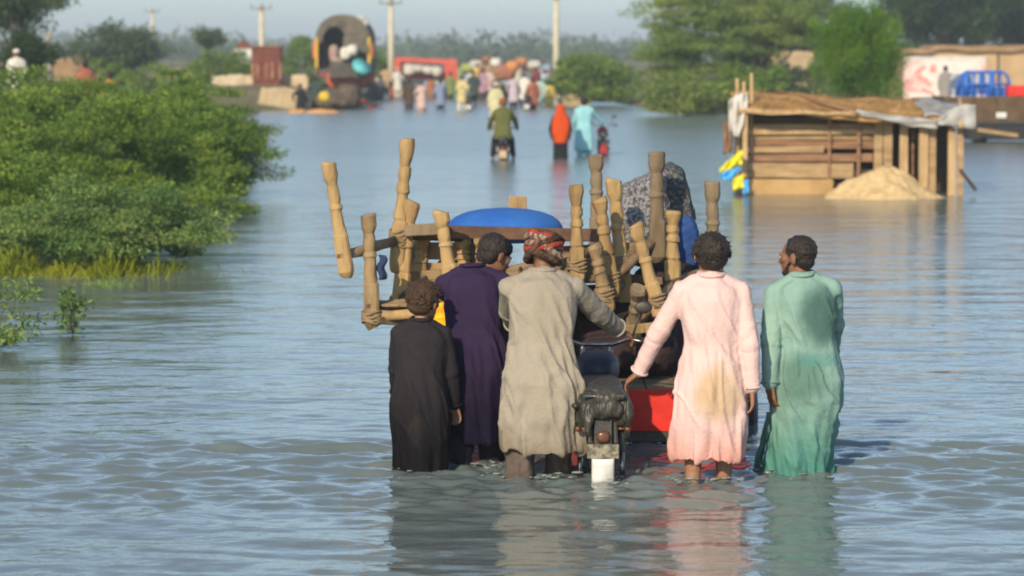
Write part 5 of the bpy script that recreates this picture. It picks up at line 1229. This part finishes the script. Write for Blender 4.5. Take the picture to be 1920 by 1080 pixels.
# olive rider
b0 = foot(943, 300); b0.y += .0
motorcycle('small motorcycle under the rider in olive, its pale number plate facing us', b0, 0, plate=mat('brown_plate', (.46, .32, .2), (.55, .45, .3), 6, .6))
person('rider in olive shirt seated on a motorcycle in mid flood, elbows out', b0 + Vector((0, .32, 0)), 1.72, 0, pelvis=(0, .0, .92), lean=.12, feet=((-.24, .22, .28), (.24, .22, .28)), knee_pole=(0, 1, .6), hands=((-.34, .50, 1.0), (.34, .50, 1.0)), poles=((-1, -.3, -.1), (1, -.3, -.1)), head=(0, .1, 0), skin=SKIN, cap=cloth('brick_cap', (.30, .09, .04)), kurta=K_OL, shalwar=K_BK, hem=.72, voxel=.02, seed=31, kw=1.08, skirt=[(.86, 0, 0, .21, .18), (.75, 0, 0, .22, .2)])
b0 = foot(930, 232)
person('man in pale yellow kurta and white cap just beyond the rider in olive', b0, 1.72, 0, skin=SKIN, cap=K_WH, kurta=K_PY, shalwar=K_PY, voxel=.028, seed=32, hem=.45)
# couple
b0 = foot(1051, 297)
person('woman under a bright orange red veil wading beside the man in cyan', b0, 1.55, 0, skin=SKIN, hair=HAIR, kurta=K_BK, shalwar=C_('dark_red_trousers', (.25, .015, .03)), hem=.2, voxel=.022, seed=33, kw=.88, veil=C_('orange_red_veil', (.60, .075, .012)))
b0 = foot(1095, 293)
person('man in cyan kurta pushing a motorcycle beside the veiled woman', b0, 1.72, 0, lean=.05, hands=((-.2, .3, .9), (.52, .42, .98)), poles=((-.8, -.4, -.4), (.5, -.5, -.4)), head=(-.2, .1, 0), skin=SKIN, hair=HAIR, kurta=K_CY, shalwar=K_CY, hem=.42, voxel=.022, seed=34, kw=1.08)
motorcycle('small dark motorcycle pushed by the man in cyan', foot(1131, 291), 0, tank=DRED, plate=REDL)
# wading crowd: px, foot row, head row, kurta, trousers, head cover, label
CROWD = [
 (767, 204, 148, K_BR, K_BK, None, 'wader in dark brown clothes walking side by side with the pale pink wader'),
 (791, 206, 150, K_PP, K_PP, None, 'wader in pale pink between the dark brown and grey blue waders'),
 (826, 204, 147, K_BL, K_BK, None, 'wader in grey blue kurta below the red trailer tail board'),
 (866, 206, 140, K_YE, K_WH, None, 'wader in yellow cream kurta walking beside a dark motorcycle'),
 (702, 186, 136, K_WH, K_TN, None, 'person in cream clothes standing close beside the truck'),
 (723, 184, 122, K_TN, K_BR, None, 'tall person in tan clothes beside the red trailer front board'),
 (746, 182, 126, K_WH, K_WH, K_WH, 'person in white with white cap at the front of the red trailer'),
 (676, 190, 150, K_AQ, K_AQ, None, 'person in pale aqua bending under the turquoise tub'),
 (592, 204, 142, K_GR, K_BK, None, 'person in dark green standing behind the low mud wall stub'),
 (563, 206, 156, K_BK, K_BK, None, 'dark clothed person at the end of the ruined wall stub'),
 (888, 196, 132, K_GR, K_BK, None, 'wader in dark green beyond the yellow cream wader'),
 (905, 192, 128, C_('mauve_kurta', (.36, .22, .28)), K_BR, None, 'wader in mauve kurta before the goods cart'),
 (963, 205, 138, K_MX, K_BK, None, 'wader in lilac beside the goods cart wheel'),
 (982, 202, 135, K_WH, K_BK, None, 'wader in white kurta and black trousers near the goods cart'),
 (1000, 205, 144, K_RD, K_BR, None, 'wader in brick red in the far crowd'),
 (1012, 200, 143, K_AQ, K_WH, None, 'wader in pale aqua beside the brick red wader'),
 (1030, 199, 150, K_YL, K_YL, None, 'wader wrapped in yellow at the edge of the far crowd'),
 (1048, 196, 158, K_WH, K_BR, None, 'smaller wader in white between the yellow one and the tan ridge'),
 (1093, 196, 140, K_SB, K_SB, None, 'person in steel blue standing on the tan ridge behind the man in cyan'),
 (928, 160, 103, K_BR, K_BR, None, 'person in dark brown sitting high on the goods cart'),
 (985, 180, 126, C_('slate_kurta', (.24, .27, .3)), K_BK, None, 'person in slate grey behind the white clothed wader'),
 (1070, 182, 128, C_('dusty_rose_kurta', (.45, .3, .3)), K_BR, None, 'distant person in dusty rose near the utility pole'),
 (845, 186, 134, C_('moss_kurta', (.2, .24, .08)), K_BR, None, 'person in moss green behind the red tail board'),
]
for i, (px, fr_, hr, k1, k2, cp_, lb) in enumerate(CROWD):
    Y = min(wy(max(fr_, 185)), 150); z_top = at(px, hr, Y).z; r = rng(100 + i)
    H = 1.66; b0 = Vector((at(px, fr_, Y).x, Y, z_top - H))
    if px in (928,): b0.y = 145.6
    st = r.uniform(.05, .22)
    person(lb, b0, H, r.uniform(-.4, .4), group='people in the distant wading crowd', feet=((-.1, -st), (.1, st)), lean=r.uniform(.0, .15), hands=((-.27, r.uniform(-.1, .3), .8 + r.uniform(0, .15)), (.27, r.uniform(-.1, .3), .8 + r.uniform(0, .15))), head=(r.uniform(-.6, .6), .1, 0), skin=SKIN, hair=None if cp_ else HAIR, cap=cp_, kurta=k1, shalwar=k2, hem=.45, voxel=.042, seed=200 + i, kw=r.uniform(.95, 1.12))
motorcycle('dark motorcycle wheeled along by the yellow cream wader', foot(879, 207), 0)
motorcycle('motorcycle at the far crowd edge between lilac and brick red waders', foot(988, 206), 0)
motorcycle('fallen looking low dark red motorcycle turned sideways by the truck', foot(708, 204) - Vector((0, 0, .25)), 1.35, tank=DRED)
pile('sack', 'yellow sack held beside the person in dark green', 'sack', [(608, 181, 118, .24, .2, .22)], mat('yellow_sacking', (.66, .45, .04), (.55, .36, .03), 4, .8), .05, .02, 6, 7)
pile('goods_heap', 'dark heap of belongings at the water edge below the truck', 'heap', [(640, 190, 121, .8, 2.0, .35), (655, 180, 122, .5, 1.4, .5), (615, 192, 120.5, .6, .8, .3)], mat('brown_belongings', (.16, .12, .08), (.09, .07, .05), 2.5, .9, .4, 8, .1), .06, .08, 4, 8)
for (px, py, Y, k1, cp_, lb) in ((31, 90, 70, K_WH, K_WH, 'person in white standing on the bank behind the thicket'), (160, 112, 75, K_RD, None, 'person in brick red half hidden behind the thicket'), (207, 132, 72, C_('orange_shawl', (.5, .22, .06)), None, 'low person in dull orange half hidden behind the thicket')):
    p_ = at(px, py, Y); person(lb, Vector((p_.x, Y, p_.z - 1.66)), 1.66, .3, skin=SKIN, hair=None if cp_ else HAIR, cap=cp_, kurta=k1, shalwar=k1, voxel=.035, seed=int(px), kw=1.1)
MORE = [
 (756, 188, 138, C_('wheat_kurta', (.52, .42, .26)), K_TN, None, 'person in wheat coloured kurta between the trailer front board and the dark brown wader'),
 (808, 192, 142, C_('rust_kurta', (.34, .14, .07)), K_BK, None, 'wader in rust brown between the pale pink and grey blue waders'),
 (851, 194, 146, C_('sea_green_kurta', (.16, .36, .3)), K_GR, None, 'wader in sea green behind the yellow cream wader'),
 (916, 182, 126, K_PP, K_BR, K_WH, 'distant person in pale pink with white cap before the brown goods'),
 (949, 190, 130, C_('light_blue_kurta', (.34, .46, .6)), K_BL, None, 'wader in light blue beside the lilac wader'),
 (972, 184, 120, C_('cream_shirt', (.62, .55, .42)), K_BR, None, 'tall distant person in cream shirt beyond the lilac wader'),
 (1007, 184, 124, C_('maroon_kurta', (.22, .04, .05)), K_BK, None, 'distant person in maroon behind the brick red wader'),
 (1021, 186, 130, C_('powder_blue_kurta', (.42, .52, .6)), K_WH, None, 'distant person in powder blue behind the yellow shawl'),
 (1040, 184, 134, K_WH, K_TN, None, 'distant person in white behind the smaller white wader'),
 (896, 178, 118, K_YL, K_BR, None, 'distant person in mustard yellow beyond the dark green wader'),
 (737, 190, 144, K_RD, K_BK, None, 'person in brick red standing under the trailer front board'),
 (713, 190, 140, C_('dark_grey_kurta', (.1, .1, .11)), K_BK, None, 'person in dark grey between the truck and the tall tan person'),
]
rr_ = rng(555)
for i in range(26):
    c3 = [(.6, .55, .48), (.45, .3, .2), (.3, .36, .45), (.55, .3, .25), (.2, .15, .12), (.6, .45, .2), (.25, .3, .15), (.5, .5, .52)][i % 8]
    nm = ['white', 'tan', 'grey blue', 'coral', 'dark brown', 'ochre', 'moss', 'pale grey'][i % 8]
    px = [884, 890, 899, 908, 914, 921, 934, 941, 953, 958, 966, 978, 985, 993, 1004, 1010, 1017, 1026, 1034, 1044, 1056, 1064, 860, 838, 818, 778][i]
    MORE.append((px, 184, rr_.uniform(113, 134), C_('crowd_%s_kurta' % nm.replace(' ', '_'), c3), [K_BR, K_BK, K_TN][i % 3], K_WH if i % 5 == 0 else None, '%s clothed person with %s trousers in the far crowd, %s' % (nm, ['brown', 'black', 'tan'][i % 3], ['before the goods cart', 'near the white sacks', 'beside the rounded tree', 'behind the yellow rider'][0 if 880 < px < 960 else 1 if px < 880 else 2 if px > 1010 else 3])))
for i, (px, fr_, hr, k1, k2, cp_, lb) in enumerate(MORE):
    Y = (152 - i % 4 * 3) if i < 12 else 156 + (i * 7) % 20; z_top = at(px, hr, Y).z; r = rng(300 + i); st = r.uniform(.05, .22)
    person(lb, Vector((at(px, fr_, Y).x, Y, z_top - 1.66)), 1.66, r.uniform(-.6, .6), group='people in the distant wading crowd', feet=((-.1, -st), (.1, st)), lean=r.uniform(.0, .2), hands=((-.27, r.uniform(-.1, .3), .85), (.27, r.uniform(-.1, .3), .85)), head=(r.uniform(-.6, .6), .1, 0), skin=SKIN, hair=None if cp_ else HAIR, cap=cp_, kurta=k1, shalwar=k2, hem=.45, voxel=.045, seed=400 + i, kw=r.uniform(.95, 1.12))
for i, (px, py, w, h, c3, lb) in enumerate(((893, 122, .42, .3, (.55, .5, .42), 'pale bundle carried on a head before the goods cart'), (912, 112, .3, .22, (.3, .14, .08), 'rusty brown bundle high on the goods cart'), (977, 116, .34, .26, (.5, .22, .1), 'orange brown bundle carried high over the far crowd'), (1002, 122, .4, .25, (.6, .56, .5), 'white bundle carried on a head near the maroon person'), (1024, 128, .3, .25, (.3, .38, .5), 'blue grey bundle carried on a head near the rounded tree'), (875, 128, .35, .3, (.35, .4, .12), 'lime green bundle above the dark green wader'))):
    pile('bundle', lb, 'bundle', [(px, py, 156, w, .35, h)], mat('bundle_cloth_%s' % 'abcdef'[i], c3, tuple(q * .6 for q in c3), 4, .9), .06, .04, 5, 60 + i)
b0 = at(1773, 122, 100); person('dark clothed person standing before the painted house front', Vector((b0.x, 100, b0.z - 1.66)), 1.66, -.2, skin=SKIN, hair=HAIR, kurta=C_('dull_shirt', (.30, .26, .25)), shalwar=K_BR, voxel=.035, seed=77)

# ------------------------------------------------------------------ humid air
hm = bpy.data.materials.new('haze'); hm.use_nodes = True
nt = hm.node_tree; nt.nodes.remove(nt.nodes['Principled BSDF'])
pv = nt.nodes.new('ShaderNodeVolumePrincipled'); pv.inputs['Color'].default_value = (.80, .90, 1.0, 1); pv.inputs['Density'].default_value = .0007; pv.inputs['Anisotropy'].default_value = .0
nt.links.new(pv.outputs[0], nt.nodes['Material Output'].inputs['Volume'])
MB().box((0, 1700, 8.0), (6400, 3700, 22)).build('haze', hm, None, kind='stuff')
